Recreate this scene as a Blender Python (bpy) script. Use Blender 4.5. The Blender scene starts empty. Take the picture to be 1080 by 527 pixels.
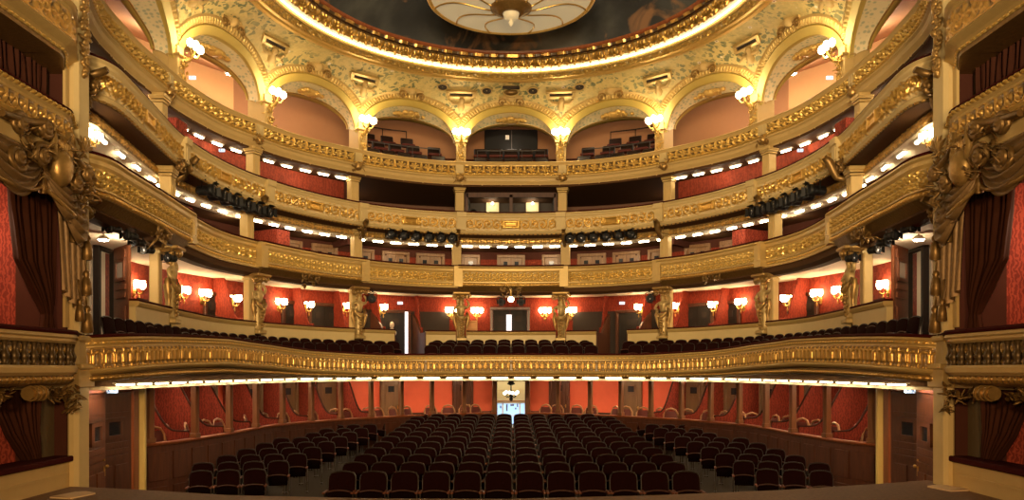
import bpy, math, random
from math import sin, cos, pi, sqrt, atan2, exp, floor
rnd = random.Random(11)
F, CX, HY, EYE = 825.0, 539.0, 390.0, 1.65     # focal length (px, 1080 wide), optical centre, horizon, eye height above the stage
COL = bpy.context.scene.collection

def pxy(px, Y):
    return ((px - CX) * Y / F, Y)
def zof(py, Y):
    return EYE + (HY - py) * Y / F
def lerp(a, b, t):
    return a + (b - a) * t
def interp(tab, x):
    if x <= tab[0][0]: return tab[0][1]
    for (a, va), (b, vb) in zip(tab, tab[1:]):
        if x <= b: return lerp(va, vb, (x - a) / (b - a))
    return tab[-1][1]
def sstep(a, b, x):
    t = min(1, max(0, (x - a) / (b - a))); return t * t * (3 - 2 * t)

# ------------------------------------------------------------------ mesh builder
class MB:
    def __init__(s):
        s.v, s.f, s.c, s.sm = [], [], [], []
    def add(s, vs, fs, smooth=False, col=0.0):
        b = len(s.v)
        s.v += [tuple(p) for p in vs]
        s.c += (list(col) if isinstance(col, (list, tuple)) else [col] * len(vs))
        s.f += [tuple(b + i for i in f) for f in fs]
        s.sm += [smooth] * len(fs)
        return s
    def grid(s, rows, cu=False, cv=False, smooth=True, col=0.0):
        n, m = len(rows), len(rows[0])
        vs = [p for r in rows for p in r]
        if isinstance(col, list): col = [c for r in col for c in r]
        fs = []
        for i in range(n if cu else n - 1):
            for j in range(m if cv else m - 1):
                a, b = i, (i + 1) % n
                c, d = j, (j + 1) % m
                fs.append((a * m + c, b * m + c, b * m + d, a * m + d))
        return s.add(vs, fs, smooth, col)
    def box(s, c, size, rz=0.0, tilt=0.0, col=0.0, bev=0.0):
        hx, hy, hz = size[0] / 2, size[1] / 2, size[2] / 2
        ca, sa = cos(rz), sin(rz); ct, st = cos(tilt), sin(tilt)
        def T(x, y, z):
            y, z = y * ct - z * st, y * st + z * ct
            return (c[0] + x * ca - y * sa, c[1] + x * sa + y * ca, c[2] + z)
        if bev <= 0:
            vs = [T(x, y, z) for z in (-hz, hz) for x, y in ((-hx, -hy), (hx, -hy), (hx, hy), (-hx, hy))]
            return s.add(vs, [(3, 2, 1, 0), (4, 5, 6, 7), (0, 1, 5, 4), (1, 2, 6, 5), (2, 3, 7, 6), (3, 0, 4, 7)], False, col)
        b = min(bev, hx * .9, hy * .9, hz * .9)
        rings = []
        for z, e in ((-hz, b), (-hz + b, 0), (hz - b, 0), (hz, b)):
            rings.append([T(x, y, z) for x, y in ((-hx + b, -hy + e), (hx - b, -hy + e), (hx - e, -hy + b), (hx - e, hy - b), (hx - b, hy - e), (-hx + b, hy - e), (-hx + e, hy - b), (-hx + e, -hy + b))])
        s.grid(rings, cv=True, smooth=False, col=col)
        n = len(s.v)
        s.f.append(tuple(range(n - 8, n))); s.f.append(tuple(reversed(range(n - 32, n - 24)))); s.sm += [False, False]
        return s
    def tube(s, pts, r, n=8, smooth=True, col=0.0, squash=1.0):
        rows = []
        m = len(pts)
        up0 = None
        for i, p in enumerate(pts):
            a = pts[max(0, i - 1)]; b = pts[min(m - 1, i + 1)]
            t = [b[k] - a[k] for k in range(3)]
            L = sqrt(sum(x * x for x in t)) or 1; t = [x / L for x in t]
            up = (0, 0, 1) if abs(t[2]) < .9 else (1, 0, 0)
            if up0: up = up0
            u = [t[1] * up[2] - t[2] * up[1], t[2] * up[0] - t[0] * up[2], t[0] * up[1] - t[1] * up[0]]
            L = sqrt(sum(x * x for x in u)) or 1; u = [x / L for x in u]
            w = [u[1] * t[2] - u[2] * t[1], u[2] * t[0] - u[0] * t[2], u[0] * t[1] - u[1] * t[0]]
            rr = r[i] if isinstance(r, (list, tuple)) else r
            rows.append([tuple(p[k] + rr * (cos(2 * pi * j / n) * u[k] + squash * sin(2 * pi * j / n) * w[k]) for k in range(3)) for j in range(n)])
        s.grid(rows, cv=True, smooth=smooth, col=col)
        k = len(s.v)
        s.f.append(tuple(range(k - n, k))); s.f.append(tuple(reversed(range(k - n * m, k - n * m + n)))); s.sm += [False, False]
        return s
    def lathe(s, prof, o=(0, 0, 0), n=16, smooth=True, col=0.0, ax=1.0, ay=1.0, caps=True):
        rows = [[(o[0] + ax * r * cos(2 * pi * j / n), o[1] + ay * r * sin(2 * pi * j / n), o[2] + z) for j in range(n)] for r, z in prof]
        s.grid(rows, cv=True, smooth=smooth, col=col)
        if caps:
            k = len(s.v); m = len(prof)
            s.f.append(tuple(range(k - n, k))); s.f.append(tuple(reversed(range(k - n * m, k - n * m + n)))); s.sm += [False, False]
        return s
    def ell(s, c, r, nu=8, nv=6, rz=0.0, col=0.0, rx=0.0):
        ca, sa = cos(rz), sin(rz); cr, sr = cos(rx), sin(rx)
        rows = []
        for i in range(nv + 1):
            th = pi * (i + .0) / nv
            th = min(max(th, .02), pi - .02)
            row = []
            for j in range(nu):
                x, y, z = r[0] * sin(th) * cos(2 * pi * j / nu), r[1] * sin(th) * sin(2 * pi * j / nu), r[2] * cos(th)
                x, z = x * cr - z * sr, x * sr + z * cr
                row.append((c[0] + x * ca - y * sa, c[1] + x * sa + y * ca, c[2] + z))
            rows.append(row)
        return s.grid(rows, cv=True, col=col)
    def prism(s, poly, a, b, fr, col=0.0):
        """poly of (u, w) extruded from a to b along the third axis; fr(u, k, w) maps to space"""
        n = len(poly)
        vs = [fr(u, a, w) for u, w in poly] + [fr(u, b, w) for u, w in poly]
        fs = [tuple(reversed(range(n))), tuple(range(n, 2 * n))] + [(i, (i + 1) % n, n + (i + 1) % n, n + i) for i in range(n)]
        return s.add(vs, fs, False, col)
    def xf(s, fn):
        s.v = [tuple(fn(*p)) for p in s.v]; return s
    def join(s, o):
        return s.add(o.v, o.f, False, list(o.c)) if not o.sm else s._join(o)
    def _join(s, o):
        b = len(s.v); s.v += o.v; s.c += o.c
        s.f += [tuple(b + i for i in f) for f in o.f]; s.sm += o.sm
        return s

def obj(name, mb, mat, parent=None, local=False):
    """link one mesh object; vertices are in world space unless local (then relative to the parent)"""
    me = bpy.data.meshes.new(name)
    vs = mb.v
    if parent is not None and not local:
        L = parent.location
        q = parent
        ox, oy, oz = 0, 0, 0
        while q is not None:
            ox += q.location[0]; oy += q.location[1]; oz += q.location[2]; q = q.parent
        vs = [(x - ox, y - oy, z - oz) for x, y, z in vs]
    me.from_pydata(vs, [], mb.f)
    me.polygons.foreach_set('use_smooth', mb.sm)
    if any(mb.c):
        at = me.attributes.new('gild', 'FLOAT', 'POINT'); at.data.foreach_set('value', mb.c)
    me.materials.append(mat)
    me.update()
    o = bpy.data.objects.new(name, me)
    COL.objects.link(o)
    if parent is not None: o.parent = parent
    return o

def tag(o, label=None, cat=None, group=None, kind=None):
    if label: o['label'] = label
    if cat: o['category'] = cat
    if group: o['group'] = group
    if kind: o['kind'] = kind
    return o
def thing(name, label, cat, loc=(0, 0, 0), rz=0.0, group=None, kind='thing'):
    o = bpy.data.objects.new(name, None); COL.objects.link(o)
    o.empty_display_size = .1
    o.location = loc; o.rotation_euler = (0, 0, rz)
    return tag(o, label, cat, group, kind)
def struct(name, mb, mat, label=None):
    o = obj(name, mb, mat); o['kind'] = 'structure'
    if label: o['label'] = label; o['category'] = name.split('_')[0]
    return o
def copy_tree(o, parent=None):
    kids = list(o.children)
    c = o.copy(); COL.objects.link(c)
    if parent is not None: c.parent = parent
    for ch in kids: copy_tree(ch, c)
    return c
class Proto:
    """first use hands out the prototype itself, later uses copies of it and of each of its parts"""
    def __init__(s, root): s.root, s.used = root, False
    def put(s, loc, rz, label, group=None, scale=None, rx=0.0):
        o = s.root if not s.used else copy_tree(s.root)
        s.used = True
        o.location = loc; o.rotation_euler = (rx, 0, rz); o['label'] = label
        if group: o['group'] = group
        if scale: o.scale = scale if isinstance(scale, tuple) else (scale,) * 3
        return o

# ------------------------------------------------------------------ plan curves
class Curve:
    def __init__(s, half, smooth=10, N=360, off=0.0):
        pts = [tuple(p) for p in half] + [(-x, y) for x, y in reversed(half[:-1])]
        dense = []
        for i in range(len(pts) - 1):
            p0, p1, p2, p3 = pts[max(0, i - 1)], pts[i], pts[i + 1], pts[min(len(pts) - 1, i + 2)]
            for k in range(20):
                t = k / 20
                dense.append(tuple(.5 * (2 * p1[a] + (p2[a] - p0[a]) * t + (2 * p0[a] - 5 * p1[a] + 4 * p2[a] - p3[a]) * t * t + (3 * p1[a] - p0[a] - 3 * p2[a] + p3[a]) * t ** 3) for a in (0, 1)))
        dense.append(pts[-1])
        for _ in range(2):
            L = [0]
            for a, b in zip(dense, dense[1:]): L.append(L[-1] + sqrt((a[0] - b[0]) ** 2 + (a[1] - b[1]) ** 2))
            res = []; j = 0
            for k in range(N + 1):
                d = L[-1] * k / N
                while j < len(L) - 2 and L[j + 1] < d: j += 1
                t = (d - L[j]) / ((L[j + 1] - L[j]) or 1)
                res.append((lerp(dense[j][0], dense[j + 1][0], t), lerp(dense[j][1], dense[j + 1][1], t)))
            for _k in range(smooth):
                res = [res[0]] + [tuple((res[i - 1][a] + 2 * res[i][a] + res[i + 1][a]) / 4 for a in (0, 1)) for i in range(1, N)] + [res[-1]]
            dense = res
        s.p = [((a[0] - b[0]) / 2, (a[1] + b[1]) / 2) for a, b in zip(dense, reversed(dense))]
        s.N = N
        if off:
            q = list(s.p)
            for i in range(N + 1):
                a, b = q[max(0, i - 1)], q[min(N, i + 1)]; tx, ty = b[0] - a[0], b[1] - a[1]; m = sqrt(tx * tx + ty * ty)
                s.p[i] = (q[i][0] - ty / m * off, q[i][1] + tx / m * off)
        L = 0
        for a, b in zip(s.p, s.p[1:]): L += sqrt((a[0] - b[0]) ** 2 + (a[1] - b[1]) ** 2)
        s.S = L / 2
    def at(s, u, d=0.0):
        """point at arc length u from the centre (negative = left), moved d outward; also tangent and outward normal"""
        q = (u + s.S) / (2 * s.S) * s.N
        i = min(max(int(floor(q)), 0), s.N - 1); t = q - i
        a, b = s.p[i], s.p[i + 1]
        a0, b1 = s.p[max(i - 1, 0)], s.p[min(i + 2, s.N)]
        x, y = lerp(a[0], b[0], t), lerp(a[1], b[1], t)
        tx = lerp(b[0] - a0[0], b1[0] - a[0], t); ty = lerp(b[1] - a0[1], b1[1] - a[1], t)
        m = sqrt(tx * tx + ty * ty) or 1; tx /= m; ty /= m
        return x - ty * d, y + tx * d, (tx, ty), (-ty, tx)
    def px(s, px, d=0.0):
        """arc length at which the curve (moved d outward) crosses the image column px"""
        best, bu = 1e9, 0
        for k in range(0, 1201):
            u = -s.S + 2 * s.S * k / 1200
            if (px < CX) != (u < 0): continue
            x, y, _, _ = s.at(u, d)
            e = abs(CX + x * F / y - px)
            if e < best: best, bu = e, u
        return bu
    def frame(s, u, d=0.0, z0=0.0):
        x, y, t, n = s.at(u, d)
        return lambda a, b, c: (x + a * t[0] + b * n[0], y + a * t[1] + b * n[1], z0 + c)
    def rz(s, u):
        t = s.at(u)[2]; return atan2(t[1], t[0])

def steps(u0, u1, ds):
    n = max(1, int(math.ceil(abs(u1 - u0) / ds)))
    return [lerp(u0, u1, i / n) for i in range(n + 1)]
def sweep(mb, cv, u0, u1, poly, ds=.12, dz=None, col=0.0, smooth=False):
    """closed profile poly [(outward d, z)] swept along a curve, with end caps"""
    rows = []
    for u in steps(u0, u1, ds):
        o = dz(u) if dz else 0
        rows.append([cv.at(u, d)[:2] + (z + o,) for d, z in poly])
    n = len(poly)
    mb.grid(rows, cv=True, smooth=smooth, col=col)
    k = len(mb.v)
    mb.f.append(tuple(range(k - n, k))); mb.f.append(tuple(reversed(range(k - n * len(rows), k - n * len(rows) + n)))); mb.sm += [False, False]
    return mb
def relief(mb, cv, u0, u1, z0, z1, d, h, amp, ds=.03, nv=16, dz=None, lean=0.0):
    """front face with modelled ornament; h(u, v) in 0..1, u measured in metres from the middle of the panel, v from bottom 0 to top 1"""
    um = (u0 + u1) / 2
    rows, cols = [], []
    L = abs(u1 - u0)
    for u in steps(u0, u1, ds):
        o = dz(u) if dz else 0
        r, c = [], []
        for j in range(nv + 1):
            v = j / nv
            e = sstep(0, .06, L / 2 - abs(u - um)) * sstep(0, .06, v) * sstep(0, .06, 1 - v)
            q = max(0, min(1, h(u - um, v, L))) * e
            x, y, _, _ = cv.at(u, d - amp * q - lean * v)
            r.append((x, y, lerp(z0, z1, v) + o)); c.append(q)
        rows.append(r); cols.append(c)
    mb.grid(rows, smooth=True, col=cols)
    return mb
# ------------------------------------------------------------------ materials (all procedural)
M = {}
def nodes(name):
    m = bpy.data.materials.new(name); m.use_nodes = True
    nt = m.node_tree; b = nt.nodes['Principled BSDF']
    M[name] = m
    return m, nt, b
def nn(nt, typ, **kw):
    n = nt.nodes.new(typ)
    for k, v in kw.items():
        if k.startswith('i_'):
            key = k[2:].replace('_', ' ')
            n.inputs[key].default_value = v
        else: setattr(n, k, v)
    return n
def rgba(c): return (c[0], c[1], c[2], 1)
def mixc(nt, fac, a, b):
    n = nt.nodes.new('ShaderNodeMix'); n.data_type = 'RGBA'
    for sock, v in ((n.inputs[0], fac), (n.inputs[6], a), (n.inputs[7], b)):
        if isinstance(v, bpy.types.NodeSocket): nt.links.new(v, sock)
        elif sock.type == 'RGBA': sock.default_value = rgba(v)
        else: sock.default_value = v
    return n.outputs[2]
def coords(nt, scale=(1, 1, 1), kind='Object'):
    tc = nt.nodes.new('ShaderNodeTexCoord'); mp = nt.nodes.new('ShaderNodeMapping')
    mp.inputs['Scale'].default_value = scale
    nt.links.new(tc.outputs[kind], mp.inputs[0])
    return mp.outputs[0]
def ramp(nt, fac, stops):
    r = nt.nodes.new('ShaderNodeValToRGB'); r.color_ramp.elements.remove(r.color_ramp.elements[1])
    for i, (p, c) in enumerate(stops):
        e = r.color_ramp.elements[0] if i == 0 else r.color_ramp.elements.new(p)
        e.position = p; e.color = rgba(c) if not isinstance(c, (int, float)) else (c, c, c, 1)
    nt.links.new(fac, r.inputs[0]); return r.outputs[0]
def bump(nt, b, height, strength=.4, dist=.02):
    n = nt.nodes.new('ShaderNodeBump'); n.inputs['Strength'].default_value = strength; n.inputs['Distance'].default_value = dist
    nt.links.new(height, n.inputs['Height']); nt.links.new(n.outputs[0], b.inputs['Normal'])

def plain(name, c, rough=.6, metal=0.0, var=.12, scale=6.0, bmp=0.0, spec=.5, sheen=0.0):
    m, nt, b = nodes(name)
    v = coords(nt)
    nz = nn(nt, 'ShaderNodeTexNoise', i_Scale=scale, i_Detail=4.0)
    nt.links.new(v, nz.inputs['Vector'])
    out = mixc(nt, nz.outputs[0], [x * (1 - var) for x in c], [min(1, x * (1 + var)) for x in c])
    nt.links.new(out, b.inputs['Base Color'])
    b.inputs['Roughness'].default_value = rough; b.inputs['Metallic'].default_value = metal
    b.inputs['Specular IOR Level'].default_value = spec
    if sheen: b.inputs['Sheen Weight'].default_value = sheen
    if bmp: bump(nt, b, nz.outputs[0], bmp)
    return m
def gilt(name, ground, gold, metal=.65, rough=.38, lo=.12, hi=.5):
    """gold leaf laid on the raised ornament (attribute 'gild'), the ground colour between"""
    m, nt, b = nodes(name)
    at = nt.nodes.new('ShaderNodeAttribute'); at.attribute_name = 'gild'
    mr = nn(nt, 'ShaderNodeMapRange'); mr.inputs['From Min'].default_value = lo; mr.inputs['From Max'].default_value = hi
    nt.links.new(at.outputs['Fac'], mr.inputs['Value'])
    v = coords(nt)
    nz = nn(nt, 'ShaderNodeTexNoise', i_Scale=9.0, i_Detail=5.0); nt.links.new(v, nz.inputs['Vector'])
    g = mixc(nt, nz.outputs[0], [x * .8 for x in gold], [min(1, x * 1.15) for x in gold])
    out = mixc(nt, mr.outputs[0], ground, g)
    nt.links.new(out, b.inputs['Base Color'])
    mm = nn(nt, 'ShaderNodeMath', operation='MULTIPLY'); mm.inputs[1].default_value = metal
    nt.links.new(mr.outputs[0], mm.inputs[0]); nt.links.new(mm.outputs[0], b.inputs['Metallic'])
    b.inputs['Roughness'].default_value = rough
    n2 = nn(nt, 'ShaderNodeTexNoise', i_Scale=30.0, i_Detail=3.0); nt.links.new(v, n2.inputs['Vector'])
    bump(nt, b, n2.outputs[0], .25, .01)
    return m
def glow(name, c, s):
    m, nt, b = nodes(name)
    b.inputs['Base Color'].default_value = rgba(c)
    b.inputs['Emission Color'].default_value = rgba(c); b.inputs['Emission Strength'].default_value = s
    return m
def damask(name, a, c, scale=1.0, rough=.8):
    m, nt, b = nodes(name)
    v = coords(nt)
    vo = nn(nt, 'ShaderNodeTexVoronoi', i_Scale=7.0 * scale); nt.links.new(v, vo.inputs['Vector'])
    wv = nn(nt, 'ShaderNodeTexWave', i_Scale=2.2 * scale, i_Distortion=9.0, i_Detail=2.5); nt.links.new(v, wv.inputs['Vector'])
    wv.inputs['Detail Scale'].default_value = 2.0
    mu = nn(nt, 'ShaderNodeMath', operation='MULTIPLY'); nt.links.new(vo.outputs['Distance'], mu.inputs[0]); nt.links.new(wv.outputs['Fac'], mu.inputs[1])
    f = ramp(nt, mu.outputs[0], [(.12, 0), (.3, 1)])
    nt.links.new(mixc(nt, f, a, c), b.inputs['Base Color'])
    b.inputs['Roughness'].default_value = rough; b.inputs['Specular IOR Level'].default_value = .3
    return m
def wood(name, a, c, rough=.4, scale=3.0):
    m, nt, b = nodes(name)
    v = coords(nt, (4, 4, .6))
    nz = nn(nt, 'ShaderNodeTexNoise', i_Scale=scale, i_Detail=6.0, i_Distortion=.6); nt.links.new(v, nz.inputs['Vector'])
    nt.links.new(mixc(nt, ramp(nt, nz.outputs[0], [(.3, 0), (.7, 1)]), a, c), b.inputs['Base Color'])
    b.inputs['Roughness'].default_value = rough
    return m

CREAM = (.62, .48, .22)
gilt('gilt_cream', (.66, .52, .26), (.74, .46, .11), .7, .3)
gilt('gilt_gold', (.52, .36, .11), (.82, .55, .15), .7, .3)
gilt('gilt_open', (.13, .075, .025), (.84, .58, .17), .6, .3)  # dark ground painted in for the shade in the frieze's open gaps
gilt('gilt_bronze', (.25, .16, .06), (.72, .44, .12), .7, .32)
gilt('gilt_dark', (.10, .06, .025), (.55, .34, .10), .75, .32)
plain('cream_paint', CREAM, .5, var=.07)
plain('cream_warm', (.60, .43, .17), .55, var=.08)
plain('gold_leaf', (.74, .50, .15), .42, .5, .2, 14, .25)
plain('gold_moulding', (.58, .41, .15), .4, .35, .12, 10)
plain('bronze_gold', (.40, .25, .08), .38, .65, .3, 16, .3)
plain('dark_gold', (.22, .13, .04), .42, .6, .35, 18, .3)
plain('statue_gilt', (.46, .33, .13), .42, .4, .25, 12, .3)
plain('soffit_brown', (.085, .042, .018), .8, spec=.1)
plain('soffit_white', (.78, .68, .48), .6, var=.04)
plain('ceiling_white', (.74, .62, .46), .65, var=.04)
plain('plaster_tan_shade', (.40, .20, .09), .75, var=.05)  # its darkness stands for shade on the middle gallery wall
plain('cap_dark', (.03, .01, .006), .8, spec=.1)
wood('parapet_wood', (.062, .017, .006), (.11, .032, .011), .5)
wood('post_wood', (.15, .06, .022), (.24, .10, .038), .45)
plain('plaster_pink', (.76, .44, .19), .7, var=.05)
plain('plaster_brown', (.20, .10, .06), .7)
plain('dark_wall', (.07, .024, .016), .85, spec=.1)
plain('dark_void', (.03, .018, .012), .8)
plain('velvet', (.015, .0028, .0022), .85, var=.25, scale=20, spec=.06)
plain('velvet_deep', (.007, .002, .0018), .85, var=.25, scale=20, spec=.05)
plain('velvet_rail', (.05, .005, .004), .75, spec=.08)
plain('curtain_cloth', (.060, .020, .011), .8, var=.25, spec=.1)
plain('curtain_gilt', (.20, .12, .045), .48, .35, .4, 14, .3)
plain('black_metal', (.006, .006, .006), .5, 0, spec=.3)
plain('iron_grey', (.12, .11, .11), .5, .5)
plain('glass_dark', (.02, .022, .026), .12, spec=.6)
plain('brass', (.65, .42, .12), .3, .9)
plain('paper', (.72, .52, .30), .8, var=.05)
plain('carpet_grey', (.040, .028, .018), .9, var=.3, scale=30)
plain('carpet_red', (.12, .02, .015), .9, var=.3, scale=30)
plain('white_paint', (.8, .78, .72), .5, var=.03)
plain('foyer_cream', (.78, .66, .40), .6, var=.03)
glow('lamp_glass', (.62, .52, .31), .30)
wood('mahogany', (.10, .030, .010), (.17, .054, .019))
wood('mahogany_dark', (.06, .02, .010), (.11, .038, .017))
wood('mahogany_red', (.24, .068, .022), (.36, .11, .04), .38)
wood('door_brown', (.20, .11, .05), (.30, .17, .08))
wood('door_dark', (.008, .005, .003), (.016, .009, .005), .7)
wood('door_stall', (.13,.075,.035), (.20,.11,.05))
wood('seat_wood', (.010, .004, .0025), (.020, .008, .004), .38)
wood('seat_edge_lit', (.055, .014, .007), (.085, .024, .012), .5)  # lighter tone painted in for light caught on the cushion's top edge
wood('arm_wood', (.16, .045, .02), (.24, .07, .03), .5)
wood('stage_boards', (.14, .066, .024), (.22, .11, .042), .75, 5)
damask('damask_red', (.26, .032, .012), (.17, .018, .007), 2.0)
damask('damask_box', (.36, .060, .032), (.20, .028, .015), 2.4)
damask('damask_part', (.22, .030, .014), (.13, .016, .008), 2.2)
damask('damask_deep', (.24, .036, .013), (.16, .022, .008), 2.0)
plain('box_red', (.62, .105, .045), .7, var=.08)
plain('glass_lit', (.45,.42,.36), .2)
plain('velvet_chair', (.10, .016, .010), .7, var=.2, scale=20)
plain('chair_wood', (.34, .17, .07), .32, var=.1)
plain('black_velvet', (.018, .011, .010), .8, spec=.2)
plain('booth_wall', (.05, .042, .034), .8)
glow('box_light', (1.0, .70, .42), 190)
plain('fascia_white', (.8, .72, .5), .5)
plain('baluster_dark', (.10,.065,.025), .4, .5)
plain('bronze_wall', (.12,.085,.04), .7)
plain('cream_bright', (.78,.60,.20), .5, var=.04)
plain('sign_blue', (.05,.18,.45), .5)
plain('ochre', (.60,.46,.12), .45, .15, .08)
gilt('gilt_ribs', (.52,.36,.12), (.78,.58,.22), .35)
glow('tube_light', (1.0, .83, .55), 20)
glow('ledge_light', (1.0, .80, .50), 16)
glow('ring_light', (1.0, .84, .56), 6)
glow('globe_light', (1.0, .74, .40), 26)
glow('arch_light', (1.0, .80, .46), 22)
glow('down_light', (1.0, .85, .62), 45)
glow('sign_light', (.60, .78, 1.0), .8)
glow('foyer_lamp', (1.0, .95, .85), 3)
glow('foyer_daylight', (.36, .60, 1.0), .8)
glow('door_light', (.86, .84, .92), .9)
glow('booth_lamp', (1.0, .80, .55), 12)
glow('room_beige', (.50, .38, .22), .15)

def make_cove():
    m, nt, b = nodes('cove_painted')
    v = coords(nt)
    wn = nn(nt, 'ShaderNodeTexNoise', i_Scale=5.0, i_Detail=2.0); nt.links.new(v, wn.inputs['Vector'])
    wv = nt.nodes.new('ShaderNodeVectorMath'); wv.operation = 'MULTIPLY_ADD'; wv.inputs[1].default_value = (.30, .30, .30)
    nt.links.new(wn.outputs['Color'], wv.inputs[0]); nt.links.new(v, wv.inputs[2])
    vo = nn(nt, 'ShaderNodeTexVoronoi', i_Scale=6.6); nt.links.new(wv.outputs[0], vo.inputs['Vector']); vo.inputs['Randomness'].default_value = .9
    v2 = nn(nt, 'ShaderNodeTexVoronoi', i_Scale=2.1); nt.links.new(v, v2.inputs['Vector'])
    nz = nn(nt, 'ShaderNodeTexNoise', i_Scale=1.3, i_Detail=2.0); nt.links.new(v, nz.inputs['Vector'])
    vd = nn(nt, 'ShaderNodeTexNoise', i_Scale=14.0, i_Detail=2.0); nt.links.new(v, vd.inputs['Vector'])
    sub = nn(nt, 'ShaderNodeMath', operation='MULTIPLY_ADD'); nt.links.new(vd.outputs[0], sub.inputs[0]); sub.inputs[1].default_value = .30; nt.links.new(vo.outputs['Distance'], sub.inputs[2])
    leaf = ramp(nt, sub.outputs[0], [(.58, 1), (.62, 0)])
    where = ramp(nt, nz.outputs[0], [(.42, .15), (.52, 1)])
    lm = nn(nt, 'ShaderNodeMath', operation='MULTIPLY'); nt.links.new(leaf, lm.inputs[0]); nt.links.new(where, lm.inputs[1])
    fl = ramp(nt, v2.outputs['Distance'], [(.10, 1), (.13, 0)])
    fi = ramp(nt, v2.outputs['Distance'], [(.04, 1), (.05, 0)])
    base = mixc(nt, vd.outputs[0], (.56, .44, .16), (.76, .62, .28))
    leafc = mixc(nt, vo.outputs['Color'], (.11, .15, .08), (.34, .31, .14))
    c = mixc(nt, lm.outputs[0], base, leafc)
    c = mixc(nt, fl, c, (.86, .76, .58)); c = mixc(nt, fi, c, (.22, .06, .04))
    nt.links.new(c, b.inputs['Base Color']); b.inputs['Roughness'].default_value = .6
make_cove()
def make_mosaic():
    m, nt, b = nodes('lunette_mosaic')
    v = coords(nt)
    vo = nn(nt, 'ShaderNodeTexVoronoi', i_Scale=9.0); nt.links.new(v, vo.inputs['Vector'])
    vo.inputs['Randomness'].default_value = .5
    c = mixc(nt, ramp(nt, vo.outputs['Distance'], [(.25, 0), (.45, 1)]), (.50, .52, .36), (.84, .74, .48))
    nt.links.new(c, b.inputs['Base Color']); b.inputs['Roughness'].default_value = .6
make_mosaic()
def make_sky_painting():
    m, nt, b = nodes('painted_sky')
    v = coords(nt)
    n1 = nn(nt, 'ShaderNodeTexNoise', i_Scale=.42, i_Detail=6.0, i_Distortion=.5); nt.links.new(v, n1.inputs['Vector'])
    n2 = nn(nt, 'ShaderNodeTexNoise', i_Scale=.75, i_Detail=7.0, i_Distortion=1.2); nt.links.new(coords(nt, (1.3, 1, 1)), n2.inputs['Vector'])
    sky = ramp(nt, n1.outputs[0], [(.30, (.012, .015, .020)), (.48, (.040, .046, .052)), (.60, (.09, .10, .10)), (.76, (.20, .20, .18))])
    warm = ramp(nt, n2.outputs[0], [(.60, 0), (.70, .9)])
    c = mixc(nt, warm, sky, (.34, .19, .10))
    nt.links.new(c, b.inputs['Base Color']); b.inputs['Roughness'].default_value = .7
make_sky_painting()

# ------------------------------------------------------------------ ornament motifs: height 0..1 over (u metres, v 0..1)
def g(x, w): return exp(-(x / w) ** 2)
def m_shells(u, v, L, p=.42):
    """row of shells on stems between small urns"""
    x = (u / p) % 1.0 - .5
    r = sqrt((x * 1.5) ** 2 + (v - .30) ** 2); th = atan2(v - .30, x * 1.5)
    fan = sstep(.62, .5, r) * (.55 + .45 * cos(th * 9)) if v > .25 else 0
    stem = g(x, .07) * sstep(.5, .2, v)
    y = abs(x); urn = g(y - .5, .09) * (.4 + .6 * g(v - .55, .28)) + g(y - .5, .16) * g(v - .12, .1)
    return max(fan, stem, urn, .75 * sstep(.9, .97, v), .6 * sstep(.10, .04, v))
def scroll(x, y, a, turns=1.6, hand=1):
    r = sqrt(x * x + y * y); th = atan2(y, x) * hand
    if r > a: return 0
    k = (r / a) * turns * 2 * pi - th
    return max(0, cos(k)) ** 1.2 * sstep(a, a * .82, r) * (1 if r > .12 * a else 1.0) + g(r, .14 * a)
def m_rinceau(u, v, L, H=.40, p=.27):
    """running acanthus scrolls meeting at a small tablet in the middle of the panel"""
    ua = abs(u); y = (v - .5) * H
    if ua < .30:
        fr = max(sstep(.05, .03, abs(ua - .22)), sstep(.04, .02, abs(abs(y) - .09))) if (ua < .26 and abs(y) < .12) else 0
        return max(fr, .55 if (ua < .18 and abs(y) < .055) else 0, g(ua - .29, .04) * g(y, .13))
    q = (ua - .30) / p; i = int(floor(q)); x = (q - i - .5) * p
    hand = 1 if i % 2 == 0 else -1
    s = scroll(x, y * .95 + hand * .02, .155, 1.4, hand)
    vine = g(y - .13 * hand * cos(2 * pi * (q - i)) * .9, .022) * .8
    leaf = max(0, sin(u * 46 + 3 * sin(y * 40))) * max(0, cos(y * 52 + hand * u * 30)) * .75
    return max(s, vine, leaf * sstep(.16, .05, abs(abs(y) - .12)))
def m_esses(u, v, L, p=.21, H=.32):
    """upright S scrolls between slim leaves"""
    q = u / p; i = int(floor(q)); x = (q - i - .5) * p; y = (v - .5) * H
    a = scroll(x * 1.05 - .01, y - .07, .095, 1.1, 1); b = scroll(x * 1.05 + .01, y + .07, .095, 1.1, 1)
    bar = g(abs(x) - p / 2, .018) * (.65 + .35 * cos(v * 22))
    return max(a, b, bar)
def m_foliage(u, v, L, p=.22):
    """dense small leaves and rosettes"""
    q = u / p; x = (q - floor(q) - .5) * p; y = (v - .5) * .32
    r = sqrt(x * x + y * y); th = atan2(y, x)
    ros = sstep(.13, .10, r) * (.5 + .5 * cos(5 * th + (floor(q) % 2) * pi)) * (1 if r > .03 else 1)
    rest = .7 * max(0, sin(u * 46 + 4 * sin(v * 9))) * max(0, cos(v * 17 + 2.2 * sin(u * 21)))
    return max(ros, rest, g(r, .035), .5 * sstep(.88, .95, v), .5 * sstep(.12, .05, v))
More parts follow.
